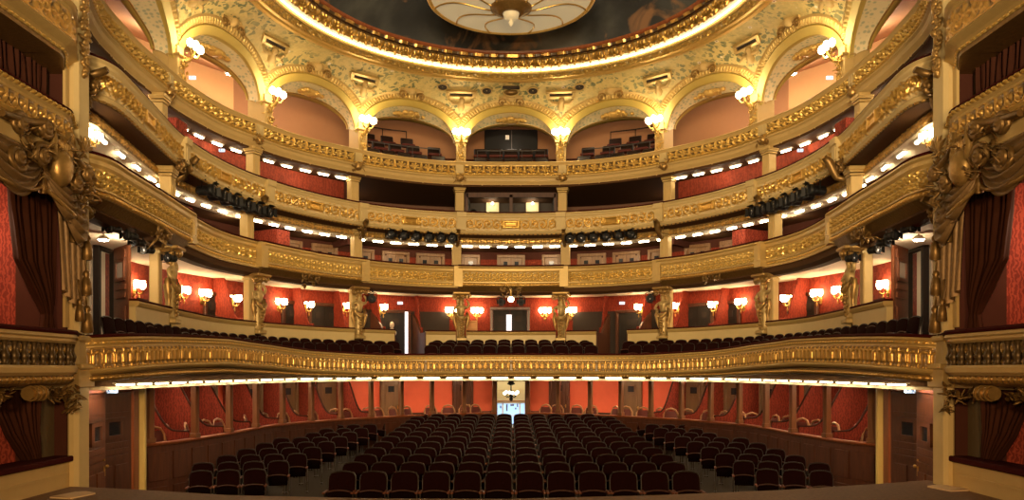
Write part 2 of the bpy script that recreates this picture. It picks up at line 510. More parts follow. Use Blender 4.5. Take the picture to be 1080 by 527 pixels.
def m_arches(u, v, L, p=.17):
    """row of round-headed panels with a leaf border below"""
    q = u / p; x = abs(q - floor(q) - .5) * p
    top = .80
    r = sqrt(x * x + (max(0, v - top + .16) * .4) ** 2)
    fr = sstep(.018, .009, abs(r - .055)) if v > .2 else 0
    pil = g(x - p / 2, .012) * sstep(.96, .9, v)
    lf = sstep(.30, .12, v + .16 * abs(sin(u * 2 * pi / p))) * (.55 + .45 * cos(u * 2 * pi / p * 3))
    inner = .42 * g(x, .018) * g(v - .42, .16)
    return max(fr, .85 * pil, lf, inner, .7 * sstep(.93, .97, v))
def m_coils(u, v, L, p=.34, H=.30):
    """running C scrolls"""
    q = u / p; x = (q - floor(q) - .5) * p; y = (v - .5) * H
    return max(scroll(x, y, .15, 1.25, 1), .8 * g(y + .13 - .02 * cos(u * 18), .02), .7 * g(abs(x) - p / 2, .02))
def m_beads(u, v, L, p=.11):
    x = ((u / p) % 1.0 - .5) * p
    return max(0, 1 - (x / (p * .46)) ** 2 - ((v - .5) / .5) ** 2) ** .5
def m_leafband(u, v, L, p=.12):
    x = (u / p) % 1.0 - .5
    return (.35 + .65 * abs(cos(pi * x))) * sin(pi * min(1, max(0, v))) ** .6
EXPO = 0.3; TIER_FILL_W = 3000; LOW_FILL_W = 1900; GAL_W = 80
# ------------------------------------------------------------------ plan curves traced from the place
def fromt(lst, Yc=24.0): return [pxy(p, Yc * t) for p, t in lst]
C4 = Curve(fromt([(95, .512), (109.6, .563), (128.9, .597), (146.7, .633), (168.9, .67), (185.2, .7016), (206, .737), (240, .792), (268, .8256), (299, .866), (329, .898), (370, .934), (400, .959), (444, .985), (480, .997), (539, 1)]), off=.09)
C3 = Curve(fromt([(93, .4955), (117, .506), (134, .532), (154, .572), (175, .6217), (191, .664), (212, .7064), (240, .758), (278.5, .8177), (329, .883), (373, .9305), (400, .954), (440, .978), (480, .992), (539, 1)]), off=.06)
C2 = Curve(fromt([(91, .474), (117, .4867), (136, .5176), (158.5, .554), (183.7, .604), (203, .650), (240, .742), (277, .803), (314, .855), (351, .9046), (382, .932), (400, .948), (440, .978), (480, .993), (539, 1)]), off=.02)
C1H = [(90, 11.3), (132, 11.7), (187, 13.5), (240, 15.5), (284, 17.5), (329, 19.5), (400, 21.3), (470, 21.9), (539, 22)]
C1 = Curve([pxy(p, y) for p, y in C1H])
GR = Curve([pxy(p, y) for p, y in [(151, 15.65), (184, 16.3), (240, 18.4), (269.6, 20.1), (299, 21.6), (358, 23.6), (400, 24.7), (455, 26.2), (518, 27.2), (539, 27.3)]])
Z4, Z3, Z2 = 8.04, 6.48, 4.85
def c1dz(u):
    x, y = C1.at(-abs(u))[:2]
    px = CX + x * F / y
    return interp([(90, .0), (132, .045), (187, .115), (240, .155), (284, .10), (329, .01), (400, -.055), (470, -.045), (539, -.035)], px)
Z1 = 2.136
def floor_z(Y): return -1.106 + (Y - 13.67) / 12.13 * .336

# ------------------------------------------------------------------ stage, floor
lip = [(-6.24, 11.12), (-5.1, 10.82), (-3.74, 10.36), (-1.7, 10.08), (0, 10.06), (1.97, 10.36), (3.67, 10.78), (5.4, 11.40), (6.26, 11.76)]
mb = MB()
rows = []
for k in range(41):
    x = lerp(-6.24, 6.26, k / 40); y = interp(lip, x)
    rows.append([(x, 3.0, 0), (x, y - .5, 0), (x, y - .03, 0), (x, y, -.02), (x, y, -.30), (x, y - .3, -.34), (x, 3.0, -.34)])
mb.grid(rows, smooth=False)
struct('floor_stage', mb, M['stage_boards'])
mb = MB()
rows = [[(x, y, floor_z(y) if y > 13 else -1.125) for y in (9.8, 13, 16, 20, 24, 27.5, 31)] for x in (-9.5, 9.5)]
mb.grid(rows, smooth=False)
struct('floor', mb, M['carpet_grey'])
for sg in (-1, 1):
    mb = MB()
    for k in range(24):
        y0, y1 = 13.4 + k * .54, 13.4 + (k + 1) * .54
        xa, xb = sg * 3.48, sg * 4.3
        if k < 23: mb.add([(xa, y0, floor_z(y0) + .006), (xb, y0, floor_z(y0) + .006), (xb, y1, floor_z(y1) + .006), (xa, y1, floor_z(y1) + .006)], [(0, 1, 2, 3)])
    struct('floor_aisle_' + ('left' if sg < 0 else 'right'), mb, M['carpet_grey'])

# prompt sheets on the stage
for sg, pts in ((-1, (62, 92, 523)), (1, (985, 1016, 515.5))):
    px = (pts[0] + pts[1]) / 2; Y = EYE * F / (pts[2] - HY); x = pxy(px, Y)[0]
    r = thing('paper_booklet', 'pale paper booklet lying on the stage edge at the %s' % ('left' if sg < 0 else 'right'), 'paper', (x, Y, 0), sg * .25)
    mb = MB(); mb.box((0, 0, .009), (.32, .42, .018)); obj('page_block', mb, M['paper'], r, local=True)
    mb = MB(); rows = [[(lerp(-.165, .165, i / 8), lerp(-.215, .215, j / 4), .022 + .012 * sin(pi * i / 8) ** 2) for j in range(5)] for i in range(9)]
    mb.grid(rows); obj('cover', mb, M['paper'], r, local=True)

# ------------------------------------------------------------------ balcony helper pieces
def bay_bounds(cv, pxs):
    us = [cv.px(p) for p in pxs]
    return [-cv.S] + us + [-u for u in reversed(us)] + [cv.S]
SIDE = {-1: 'left', 1: 'right'}
NTH = ['', 'first', 'second', 'third', 'fourth', 'fifth', 'sixth', 'seventh', 'eighth', 'ninth', 'tenth', 'eleventh', 'twelfth', 'thirteenth', 'fourteenth', 'fifteenth', 'sixteenth']
def bay_name(i, mid):
    k = i - mid
    return 'centre bay' if k == 0 else '%s bay %s of centre' % (NTH[abs(k)], 'left' if k < 0 else 'right')
def lumps(mb, pts, r0, r1, n, col=.8):
    """carved foliage: short curling leaves scattered about the given points"""
    for _ in range(n):
        p = rnd.choice(pts); r = rnd.uniform(r0, r1) * 1.0
        p = (p[0] + rnd.gauss(0, r0), p[1] + rnd.gauss(0, r0 * .6), p[2] + rnd.gauss(0, r0))
        a, e = rnd.uniform(0, 2 * pi), rnd.uniform(-1.1, 1.1)
        d = (cos(a) * cos(e), sin(a) * cos(e), sin(e)); L = r * 2.1
        k = rnd.uniform(-.9, .9); c2 = (-d[1], d[0], 0)
        q = [tuple(p[c] + L * t * d[c] + L * k * t * t * (c2[c] if c < 2 else .5) for c in range(3)) for t in (0, .35, .7, 1.0)]
        mb.tube(q, [r * .35, r * .62, r * .5, r * .12], 6, squash=.45, col=col)
    return mb
def spiral(mb, c, R, fr, turns=1.5, r=.03, hand=1, a0=0.0, n=22):
    """volute: a tapering tube wound in the plane (u, w) of the frame fr(u, k, w)"""
    pts, rr = [], []
    for i in range(n):
        t = i / (n - 1); a = a0 + hand * turns * 2 * pi * t; q = R * (1 - .86 * t)
        pts.append(fr(c[0] + q * cos(a), c[1], c[2] + q * sin(a))); rr.append(r * (1 - .5 * t))
    mb.tube(pts, rr, 6)
    p = fr(*c); mb.ell(p, (r * 1.3,) * 3, 6, 4)

B4 = bay_bounds(C4, [176, 272, 377, 485])
B3 = bay_bounds(C3, [194, 283, 382, 486])
B2 = bay_bounds(C2, [206, 280, 386, 484])
def column_u(B): return B[1:-1]

# ------------------------------------------------------------------ top balcony
root = thing('balcony', 'topmost curved balcony with gold shell frieze below the painted arches', 'balcony', (0, 24, Z4))
mb = MB(); sweep(mb, C4, -C4.S, C4.S, [(.12, Z4), (-.07, Z4), (-.10, Z4 - .03), (-.07, Z4 - .06), (-.04, Z4 - .11), (.12, Z4 - .11)]); obj('handrail', mb, M['cream_warm'], root)
for i in range(9):
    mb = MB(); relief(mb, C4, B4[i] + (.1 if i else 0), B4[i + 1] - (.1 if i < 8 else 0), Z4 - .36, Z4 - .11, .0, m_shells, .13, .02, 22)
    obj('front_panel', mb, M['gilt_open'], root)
mb = MB(); relief(mb, C4, -C4.S, C4.S, Z4 - .43, Z4 - .355, -.045, lambda u, v, L: m_leafband(u, v, L, .12), .06, .03, 6); obj('leaf_moulding', mb, M['gilt_gold'], root)
mb = MB(); sweep(mb, C4, -C4.S, C4.S, [(.2, Z4 - .36), (-.02, Z4 - .36), (-.05, Z4 - .43), (-.06, Z4 - .47), (-.02, Z4 - .50), (0, Z4 - .58), (.06, Z4 - .66), (.06, Z4 - .70), (.2, Z4 - .70)]); obj('cornice', mb, M['cream_warm'], root)
for u in column_u(B4):
    mb = MB(); x, y, t, n = C4.at(u, -.02); mb.box((x, y, Z4 - .245), (.24, .16, .25), C4.rz(u)); mb.box((x - n[0] * .07, y - n[1] * .07, Z4 - .245), (.15, .05, .15), C4.rz(u))
    obj('pedestal', mb, M['cream_paint'], root)
    mb = MB(); fr = C4.frame(u, -.06, Z4)
    lumps(mb, [fr(a, 0, b) for a in (-.12, 0, .12) for b in (-.42, -.5, -.57)], .035, .06, 22); mb.ell(fr(0, .02, -.49), (.13, .10, .13), 8, 6); obj('ornament', mb, M['bronze_gold'], root)
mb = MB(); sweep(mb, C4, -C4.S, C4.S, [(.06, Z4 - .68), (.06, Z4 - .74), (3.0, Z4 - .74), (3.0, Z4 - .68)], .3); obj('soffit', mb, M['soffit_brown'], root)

# ------------------------------------------------------------------ third balcony
root = thing('balcony', 'curved balcony with cream panels of gold scrollwork, second from the top', 'balcony', (0, 24, Z3))
mb = MB(); sweep(mb, C3, -C3.S, C3.S, [(.2, Z3 + .02), (-.03, Z3 + .02), (-.05, Z3 - .005), (-.03, Z3 - .03), (.2, Z3 - .03)]); obj('velvet_rail', mb, M['velvet_rail'], root)
mb = MB(); sweep(mb, C3, -C3.S, C3.S, [(.2, Z3 - .03), (-.06, Z3 - .03), (-.08, Z3 - .06), (-.04, Z3 - .09), (-.03, Z3 - .13), (.0, Z3 - .17), (.2, Z3 - .17)]); obj('upper_moulding', mb, M['cream_paint'], root)
for i in range(9):
    mb = MB(); relief(mb, C3, B3[i] + (.13 if i else 0), B3[i + 1] - (.13 if i < 8 else 0), Z3 - .56, Z3 - .17, .0, m_rinceau, .085, .016, 24)
    obj('front_panel', mb, M['gilt_cream'], root)
mb = MB(); sweep(mb, C3, -C3.S, C3.S, [(.2, Z3 - .56), (-.03, Z3 - .56), (-.06, Z3 - .60), (-.03, Z3 - .64), (-.0, Z3 - .67), (.2, Z3 - .67)]); obj('lower_moulding', mb, M['cream_paint'], root)
for u in column_u(B3):
    mb = MB(); x, y, t, n = C3.at(u, -.01); mb.box((x, y, Z3 - .365), (.27, .16, .39), C3.rz(u)); mb.box((x - n[0] * .07, y - n[1] * .07, Z3 - .365), (.17, .05, .28), C3.rz(u))
    mb.box((x - n[0] * .03, y - n[1] * .03, Z3 - .10), (.30, .18, .14), C3.rz(u))
    obj('pedestal', mb, M['cream_paint'], root)
mb = MB(); sweep(mb, C3, -C3.S, C3.S, [(.0, Z3 - .66), (.0, Z3 - .70), (.36, Z3 - .74), (.40, Z3 - .66)]); obj('soffit_cove', mb, M['soffit_brown'], root)
mb = MB(); relief(mb, C3, -C3.S, C3.S, Z3 - .70, Z3 - .655, -.01, lambda u, v, L: 1.0 if (u / .14) % 1 < .55 else 0, .045, .035, 4); obj('dentil_band', mb, M['gilt_dark'], root)
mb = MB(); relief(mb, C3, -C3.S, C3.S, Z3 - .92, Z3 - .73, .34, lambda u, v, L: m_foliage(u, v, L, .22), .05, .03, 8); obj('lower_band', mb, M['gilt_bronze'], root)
mb = MB(); sweep(mb, C3, -C3.S, C3.S, [(.36, Z3 - .72), (.34, Z3 - .92), (.38, Z3 - .94), (1.05, Z3 - .90), (1.05, Z3 - .72)], .2); obj('light_trough', mb, M['soffit_white'], root)
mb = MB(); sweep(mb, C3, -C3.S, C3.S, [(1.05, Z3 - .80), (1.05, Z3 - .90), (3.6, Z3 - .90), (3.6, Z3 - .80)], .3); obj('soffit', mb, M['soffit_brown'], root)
for a, b in ((-C3.S, B3[1]), (B3[8], C3.S)):
    mb = MB(); sweep(mb, C3, a, b, [(.40, Z3 - .86), (.44, Z3 - .93), (1.5, Z3 - 1.36), (1.5, Z3 - .86)], .2); obj('white_soffit', mb, M['soffit_white'], root)
# ------------------------------------------------------------------ second balcony, with swelling and plain bays by turns
root = thing('balcony', 'golden balcony of alternate swelling and plain bays carried by the caryatids', 'balcony', (0, 24, Z2))
BUL = [1, 0, 1, 0, 1, 0, 1, 0, 1]
BUL[1] = BUL[7] = 0; BUL[3] = BUL[5] = 0
for i in range(9):
    a, b = B2[i], B2[i + 1]
    o = .06 if BUL[i] else .20
    mb = MB(); sweep(mb, C2, a, b, [(.40, Z2 + .02), (o - .05, Z2 + .02), (o - .07, Z2 - .005), (o - .05, Z2 - .03), (.40, Z2 - .03)]); obj('velvet_rail', mb, M['velvet_rail'], root)
    mb = MB(); sweep(mb, C2, a, b, [(.40, Z2 - .03), (o - .07, Z2 - .03), (o - .09, Z2 - .07), (o - .05, Z2 - .10), (o - .04, Z2 - .16), (o, Z2 - .20), (.40, Z2 - .20)]); obj('upper_moulding', mb, M['gold_moulding'], root)
    mb = MB(); relief(mb, C2, a + .12, b - .12, Z2 - .50, Z2 - .20, o, (m_esses if BUL[i] else m_foliage), .075, .015, 20); obj('front_panel', mb, M['gilt_gold'], root)
    mb = MB(); sweep(mb, C2, a, b, [(.40, Z2 - .20), (o + .005, Z2 - .20), (o + .005, Z2 - .50), (.40, Z2 - .50)], .3); obj('parapet_core', mb, M['gold_moulding'], root)
    if BUL[i]:
        mb = MB(); sweep(mb, C2, a + .05, b - .05, [(.40, Z2 - .50), (o - .03, Z2 - .50), (o - .03, Z2 - .53), (.40, Z2 - .55)]); obj('lower_moulding', mb, M['gold_moulding'], root)
        mb = MB(); relief(mb, C2, a + .05, b - .05, Z2 - .64, Z2 - .53, o + .01, lambda u, v, L: m_leafband(u, v, L, .10), .07, .03, 8); obj('leaf_torus', mb, M['gilt_bronze'], root)
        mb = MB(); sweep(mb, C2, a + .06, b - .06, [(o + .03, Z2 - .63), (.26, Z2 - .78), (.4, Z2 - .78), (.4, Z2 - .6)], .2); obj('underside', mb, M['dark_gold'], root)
        um = (a + b) / 2
        if i in (0, 8): um = (b - 1.6) if i == 0 else (a + 1.6)
        fr = C2.frame(um, o + .06, Z2 - .70)
        mb = MB(); lumps(mb, [fr(c, .05, d) for c in (-.22, -.1, 0, .1, .22) for d in (-.08, 0, .06)], .05, .10, 26)
        spiral(mb, (-.22, -.05, .0), .16, fr, 1.3, .035, 1); spiral(mb, (.22, -.05, 0), .16, fr, 1.3, .035, -1, pi)
        obj('cartouche', mb, M['dark_gold'], root)
    else:
        mb = MB(); sweep(mb, C2, a, b, [(.40, Z2 - .50), (o - .03, Z2 - .50), (o - .03, Z2 - .53), (o, Z2 - .55), (o, Z2 - .60), (o - .03, Z2 - .62), (o - .02, Z2 - .67), (.40, Z2 - .67)]); obj('lower_moulding', mb, M['gold_moulding'], root)
        mb = MB(); relief(mb, C2, a + .1, b - .1, Z2 - .61, Z2 - .545, o, m_beads, .03, .026, 5); obj('bead_moulding', mb, M['gilt_gold'], root)
for u in column_u(B2):
    mb = MB(); x, y, t, n = C2.at(u, .14); mb.box((x, y, Z2 - .34), (.26, .26, .62), C2.rz(u)); mb.box((x - n[0] * .12, y - n[1] * .12, Z2 - .35), (.14, .05, .26), C2.rz(u))
    obj('pedestal', mb, M['gold_moulding'], root)
mb = MB(); sweep(mb, C2, -C2.S, C2.S, [(.24, Z2 - .64), (.24, Z2 - .80), (.38, Z2 - .86), (.60, Z2 - .86), (.60, Z2 - .62)], .15); obj('beam', mb, M['soffit_brown'], root)
mb = MB(); sweep(mb, C2, -C2.S, C2.S, [(.50, Z2 - .74), (.50, Z2 - .84), (2.9, Z2 - .78), (2.9, Z2 - .70)], .25); obj('soffit', mb, M['ceiling_white'], root)

# ------------------------------------------------------------------ first balcony
root = thing('balcony', 'lowest balcony with row of round-headed gilt panels above the stalls', 'balcony', (0, 22, Z1))
mb = MB(); sweep(mb, C1, -C1.S, C1.S, [(.25, .02), (-.02, .02), (-.05, -.005), (-.02, -.04), (.25, -.04)], dz=lambda u: Z1 + c1dz(u)); obj('velvet_rail', mb, M['velvet_rail'], root)
mb = MB(); sweep(mb, C1, -C1.S, C1.S, [(.25, -.03), (-.03, -.03), (-.05, -.06), (-.02, -.09), (-.02, -.12), (.0, -.15), (.0, -.17), (.25, -.17)], dz=lambda u: Z1 + c1dz(u)); obj('upper_moulding', mb, M['gold_moulding'], root)
nseg = 12
for i in range(nseg):
    a, b = lerp(-C1.S, C1.S, i / nseg), lerp(-C1.S, C1.S, (i + 1) / nseg)
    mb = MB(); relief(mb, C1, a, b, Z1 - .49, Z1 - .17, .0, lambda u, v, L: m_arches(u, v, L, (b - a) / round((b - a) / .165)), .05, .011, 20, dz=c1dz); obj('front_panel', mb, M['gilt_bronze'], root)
mb = MB(); relief(mb, C1, -C1.S, C1.S, Z1 - .125, Z1 - .085, -.01, m_beads, .025, .026, 5, dz=c1dz); obj('bead_moulding', mb, M['gilt_gold'], root)
mb = MB(); sweep(mb, C1, -C1.S, C1.S, [(.25, -.48), (-.03, -.48), (-.05, -.51), (-.03, -.54), (.03, -.57), (.25, -.57)], dz=lambda u: Z1 + c1dz(u)); obj('lower_moulding', mb, M['gold_moulding'], root)
mb = MB(); relief(mb, C1, -C1.S, C1.S, Z1 - .66, Z1 - .565, .02, lambda u, v, L: m_leafband(u, v, L, .10), .07, .03, 8, dz=lambda u: c1dz(u) * .7); obj('leaf_torus', mb, M['gilt_dark'], root)
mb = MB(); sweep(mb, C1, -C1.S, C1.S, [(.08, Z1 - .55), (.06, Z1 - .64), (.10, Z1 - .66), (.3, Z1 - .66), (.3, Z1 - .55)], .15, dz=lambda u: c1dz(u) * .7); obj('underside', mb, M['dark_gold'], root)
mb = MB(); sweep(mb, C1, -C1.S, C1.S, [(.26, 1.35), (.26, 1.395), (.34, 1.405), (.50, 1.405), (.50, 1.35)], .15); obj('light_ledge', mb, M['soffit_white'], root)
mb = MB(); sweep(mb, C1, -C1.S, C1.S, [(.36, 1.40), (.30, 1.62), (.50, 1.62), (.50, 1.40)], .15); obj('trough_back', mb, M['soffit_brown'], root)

def ruled(mb, fa, fb, n=80, m=3, smooth=True):
    rows = []
    for k in range(n + 1):
        f = -1 + 2 * k / n
        A, B = fa(f), fb(f)
        rows.append([tuple(lerp(A[c], B[c], j / m) for c in range(3)) for j in range(m + 1)])
    return mb.grid(rows, smooth=smooth)
def on(cv, d, z): return lambda f: cv.at(f * cv.S, d)[:2] + (z,)
GBACK = 2.0
mb = MB(); ruled(mb, on(C1, .32, 1.60), on(GR, GBACK + .3, 1.50)); struct('ceiling_stalls', mb, M['ceiling_white'])
# terraces of the first balcony
DBOX = .28       # line of the box fronts behind the caryatids, outward of the second balcony
def mixcurve(w, z):
    def f(q):
        A, B = C1.at(q * C1.S, .1), C2.at(q * C2.S, DBOX)
        return (lerp(A[0], B[0], w), lerp(A[1], B[1], w), z)
    return f
mb = MB(); ruled(mb, mixcurve(0, 1.68), mixcurve(.45, 1.70)); ruled(mb, mixcurve(.45, 1.70), mixcurve(.45, 1.82)); ruled(mb, mixcurve(.45, 1.82), mixcurve(.78, 1.84)); ruled(mb, mixcurve(.78, 1.84), mixcurve(.78, 1.98)); ruled(mb, mixcurve(.78, 1.98), mixcurve(1.02, 2.0))
struct('floor_balcony', mb, M['carpet_red'])

# ------------------------------------------------------------------ back walls and partitions of the galleries
W1, W2, W3, W4 = 1.9, 2.1, 1.15, 3.9
mb = MB(); sweep(mb, C2, -C2.S, C2.S, [(W1, 1.8), (W1, Z2 - .62), (W1 + .15, Z2 - .62), (W1 + .15, 1.8)], .2); struct('wall_boxes', mb, M['damask_red'])
mb = MB(); sweep(mb, C2, -C2.S, C2.S, [(.25, 2.0), (W1 + .1, 2.0), (W1 + .1, 1.9), (.25, 1.9)], .3); struct('floor_boxes', mb, M['carpet_red'])
mb = MB(); sweep(mb, C2, -C2.S, C2.S, [(W2, Z2 - .7), (W2, Z3 - 1.12), (W2 + .15, Z3 - 1.12), (W2 + .15, Z2 - .7)], .2); struct('wall_gallery', mb, M['damask_deep'])
mb = MB(); sweep(mb, C2, -C2.S, C2.S, [(W2 - .04, Z3 - 1.15), (W2 - .04, Z3 - .82), (W2 + .15, Z3 - .82), (W2 + .15, Z3 - 1.15)], .2); struct('trim_1', mb, M['dark_wall'])
mb = MB(); sweep(mb, C2, -C2.S, C2.S, [(.40, Z2 - .58), (W2 + .1, Z2 - .5), (W2 + .1, Z2 - .6), (.40, Z2 - .68)], .3); struct('floor_gallery', mb, M['carpet_red'])
u3a, u3b = B3[3] + .1, B3[6] - .1
for k, (a, b) in enumerate(((-C3.S, u3a), (u3b, C3.S))):
    mb = MB(); sweep(mb, C3, a, b, [(W3, Z3 - .8), (W3, Z4 - .68), (W3 + .15, Z4 - .68), (W3 + .15, Z3 - .8)], .2); struct('wall_upper_' + ('left', 'right')[k], mb, M['damask_deep'])
    mb = MB(); x0 = (a, b)[1 - k]; fr = C3.frame(x0, 0, 0)
    mb.box(fr(0, 2.2, 6.5), (.1, 2.6, 2.2), C3.rz(x0)); struct('partition_%d' % (k + 1), mb, M['dark_wall'])
mb = MB(); sweep(mb, C3, u3a, u3b, [(3.5, Z3 - .8), (3.5, Z4 - .68), (3.65, Z4 - .68), (3.65, Z3 - .8)], .2); struct('wall_upper_back', mb, M['plaster_brown'])
mb = MB(); sweep(mb, C3, -C3.S, C3.S, [(.2, Z3 - .50), (3.7, Z3 - .5), (3.7, Z3 - .62), (.2, Z3 - .62)], .3); struct('floor_upper', mb, M['dark_wall'])
for k, (a, b) in enumerate(((-C4.S, -6.4), (-6.4, 6.4), (6.4, C4.S))):
    mb = MB(); sweep(mb, C4, a, b, [(W4, Z4 - .7), (W4, 10.9), (W4 + .15, 10.9), (W4 + .15, Z4 - .7)], .2); struct('wall_amphitheatre_' + ('left', 'back', 'right')[k], mb, M['plaster_tan_shade' if k == 1 else 'plaster_pink'])  # middle wall coloured darker in place of shade
mb = MB(); ruled(mb, lambda f: C4.at(f * C4.S, .95)[:2] + (9.72,), lambda f: C4.at(f * C4.S, W4 + .1)[:2] + (10.75,)); struct('ceiling_amphitheatre', mb, M['plaster_tan_shade'])
mb = MB(); ruled(mb, lambda f: C4.at(f * C4.S, .12)[:2] + (Z4 - .45,), lambda f: C4.at(f * C4.S, 1.4)[:2] + (Z4 - .35,))
ruled(mb, lambda f: C4.at(f * C4.S, 1.4)[:2] + (Z4 - .35,), lambda f: C4.at(f * C4.S, 1.4)[:2] + (Z4 - .05,)); ruled(mb, lambda f: C4.at(f * C4.S, 1.4)[:2] + (Z4 - .05,), lambda f: C4.at(f * C4.S, W4)[:2] + (Z4 + .0,))
struct('floor_amphitheatre', mb, M['plaster_brown'])
# stalls back wall with the opening to the foyer
ud = GR.px(523.5, GBACK); ue = GR.px(558.5, GBACK)
for k, (a, b) in enumerate(((-GR.S, ud), (ue, GR.S))):
    mb = MB(); sweep(mb, GR, a, b, [(GBACK, -1.1), (GBACK, 1.6), (GBACK + .15, 1.6), (GBACK + .15, -1.1)], .2); struct('wall_stalls_' + ('left', 'right')[k], mb, M['box_red'])
mb = MB(); sweep(mb, GR, ud, ue, [(GBACK, 1.22), (GBACK, 1.6), (GBACK + .15, 1.6), (GBACK + .15, 1.22)], .2); struct('wall_stalls_back', mb, M['mahogany_dark'])
# ------------------------------------------------------------------ columns of the upper galleries
COLN = {4: 'outermost', 3: 'third', 2: 'second', 1: 'first'}
def col_words(i, n=8):
    s = 'left' if i < n // 2 else 'right'
    k = n // 2 - i if i < n // 2 else i - n // 2 + 1
    return '%s column %s of the centre' % (NTH[k], s)
def gallery_column(cv, u, d, z0, z1, label, console=False):
    x, y, t, n = cv.at(u, d); rz = cv.rz(u)
    r = thing('gallery_column', label, 'column', (x, y, z0), 0, 'gallery columns')
    mb = MB(); mb.box((x, y, (z0 + z1) / 2 - .1), (.27, .24, z1 - z0 - .2), rz, bev=.015)
    for s in (-1, 1): mb.box((x + s * .07 * t[0] - n[0] * .12, y + s * .07 * t[1] - n[1] * .12, (z0 + z1) / 2 - .12), (.03, .03, z1 - z0 - .5), rz)
    obj('shaft', mb, M['cream_warm'], r)
    mb = MB(); mb.box((x, y, z1 - .17), (.31, .28, .05), rz, bev=.01); mb.box((x, y, z1 - .05), (.38, .34, .10), rz, bev=.02); mb.box((x, y, z1 - .115), (.34, .31, .03), rz)
    obj('capital', mb, M['gold_moulding'], r)
    fr = cv.frame(u, d - .30, z1)
    mb = MB()
    if console:
        spiral(mb, (0, -.05, .02), .14, lambda a, b, c: cv.frame(u, d - .25, z1)(b, a, c), 1.4, .05)
        mb.tube([fr(0, .10, -.25), fr(0, -.05, -.20), fr(0, -.14, -.02), fr(0, -.20, .12), fr(0, -.30, .22)], [.05, .07, .09, .09, .06], 8)
        lumps(mb, [fr(a, 0, c) for a in (-.08, .08) for c in (-.1, .05, .16)], .03, .055, 14)
        obj('console', mb, M['dark_gold'], r)
    return r
for i, u in enumerate(column_u(B3)):
    gallery_column(C3, u, .50, Z3 - .5, Z4 - .68, 'cream square column under the topmost balcony, %s' % col_words(i))
for i, u in enumerate(column_u(B2)):
    gallery_column(C2, u, .55, Z2 - .5, Z3 - .74, 'cream square column with gold scroll console under scrollwork balcony, %s' % col_words(i), True)

# ------------------------------------------------------------------ caryatids: one body mesh each, grown over a skeleton
def skin_body(name, V, E, R, mat, parent, levels=1):
    me = bpy.data.meshes.new(name); me.from_pydata(V, E, []); me.materials.append(mat)
    o = bpy.data.objects.new(name, me); COL.objects.link(o); o.parent = parent
    sk = o.modifiers.new('skin', 'SKIN'); sk.use_smooth_shade = True
    for k, r in enumerate(R):
        d = me.skin_vertices[0].data[k]; d.radius = (r, r) if not isinstance(r, tuple) else r
        d.use_root = (k == 0)
    ss = o.modifiers.new('sub', 'SUBSURF'); ss.levels = ss.render_levels = levels
    return o
def make_caryatid():
    r = thing('caryatid', 'x', 'statue', (0, 0, 0), 0, 'caryatids carrying the golden balcony')
    # local frame: -y looks into the hall
    mb = MB(); mb.box((0, 0, .05), (.34, .34, .10), bev=.02)
    prof = [(.10, .10), (.115, .14), (.10, .20), (.11, .5), (.135, .72), (.15, .80)]
    rows = [[(q * 1.2 * (1 if abs(cos(a)) < .75 else .95) * cos(a), q * sin(a), z) for a in [2 * pi * j / 12 + pi / 12 for j in range(12)]] for q, z in prof]
    mb.grid(rows, cv=True, smooth=False)
    obj('tapered_shaft', mb, M['statue_gilt'], r, local=True)
    mb = MB()
    for k in range(7):
        z = .18 + k * .085; mb.ell((0, -.12 - k * .005, z), (.05 + .006 * k, .03, .045), 6, 4)
        mb.ell((.07 * (-1) ** k, -.11, z + .03), (.03, .025, .03), 6, 4)
    for s in (-1, 1):
        mb.tube([(s * .20, -.06, .95), (s * .17, -.12, .80), (s * .08, -.16, .70), (0, -.17, .67)], [.03, .045, .05, .055], 7)
        spiral(mb, (s * .19, -.04, .62), .10, lambda a, b, c: (a, b, c), 1.3, .03, s, pi / 2)
        mb.tube([(s * .20, 0, .92), (s * .24, -.02, .75), (s * .20, -.03, .55), (s * .15, -.02, .35)], [.05, .06, .05, .02], 7)
    obj('garland', mb, M['bronze_gold'], r, local=True)
    V = [(0, 0, .82), (0, -.02, .93), (0, -.03, 1.04), (0, -.02, 1.13), (0, -.03, 1.19), (0, -.06, 1.27), (0, -.05, 1.34),
         (.12, -.02, 1.11), (.22, -.03, 1.10), (.27, -.04, 1.22), (.17, -.02, 1.36), (-.12, -.02, 1.11), (-.22, -.03, 1.08), (-.26, -.08, .95), (-.15, -.16, .90)]
    E = [(0, 1), (1, 2), (2, 3), (3, 4), (4, 5), (5, 6), (3, 7), (7, 8), (8, 9), (9, 10), (3, 11), (11, 12), (12, 13), (13, 14)]
    R = [.13, .105, .125, .10, .05, .075, .07, .06, .05, .042, .032, .06, .05, .042, .032]
    skin_body('figure', V, E, R, M['statue_gilt'], r)
    mb = MB(); mb.ell((0, -.03, 1.345), (.085, .09, .06), 8, 5); mb.ell((0, .05, 1.30), (.06, .06, .07), 6, 4)
    for s in (-1, 1): mb.ell((s * .075, -.02, 1.27), (.03, .05, .07), 6, 4)
    obj('hair', mb, M['bronze_gold'], r, local=True)
    mb = MB(); mb.lathe([(.09, 1.38), (.15, 1.40), (.13, 1.43), (.20, 1.49), (.22, 1.52), (.24, 1.53)], n=10)
    for s in (-1, 1):
        spiral(mb, (s * .22, -.10, 1.46), .10, lambda a, b, c: (a, b, c), 1.3, .035, s)
        mb.ell((s * .12, -.16, 1.45), (.06, .04, .05), 6, 4)
    mb.box((0, 0, 1.57), (.56, .46, .08), bev=.02); mb.ell((0, -.2, 1.46), (.08, .05, .06), 6, 4)
    obj('capital', mb, M['bronze_gold'], r, local=True)
    return r
cary = Proto(make_caryatid())
CARU = [C2.px(p, DBOX) for p in (180, 272, 378, 486)]
CARU = CARU + [-u for u in reversed(CARU)]
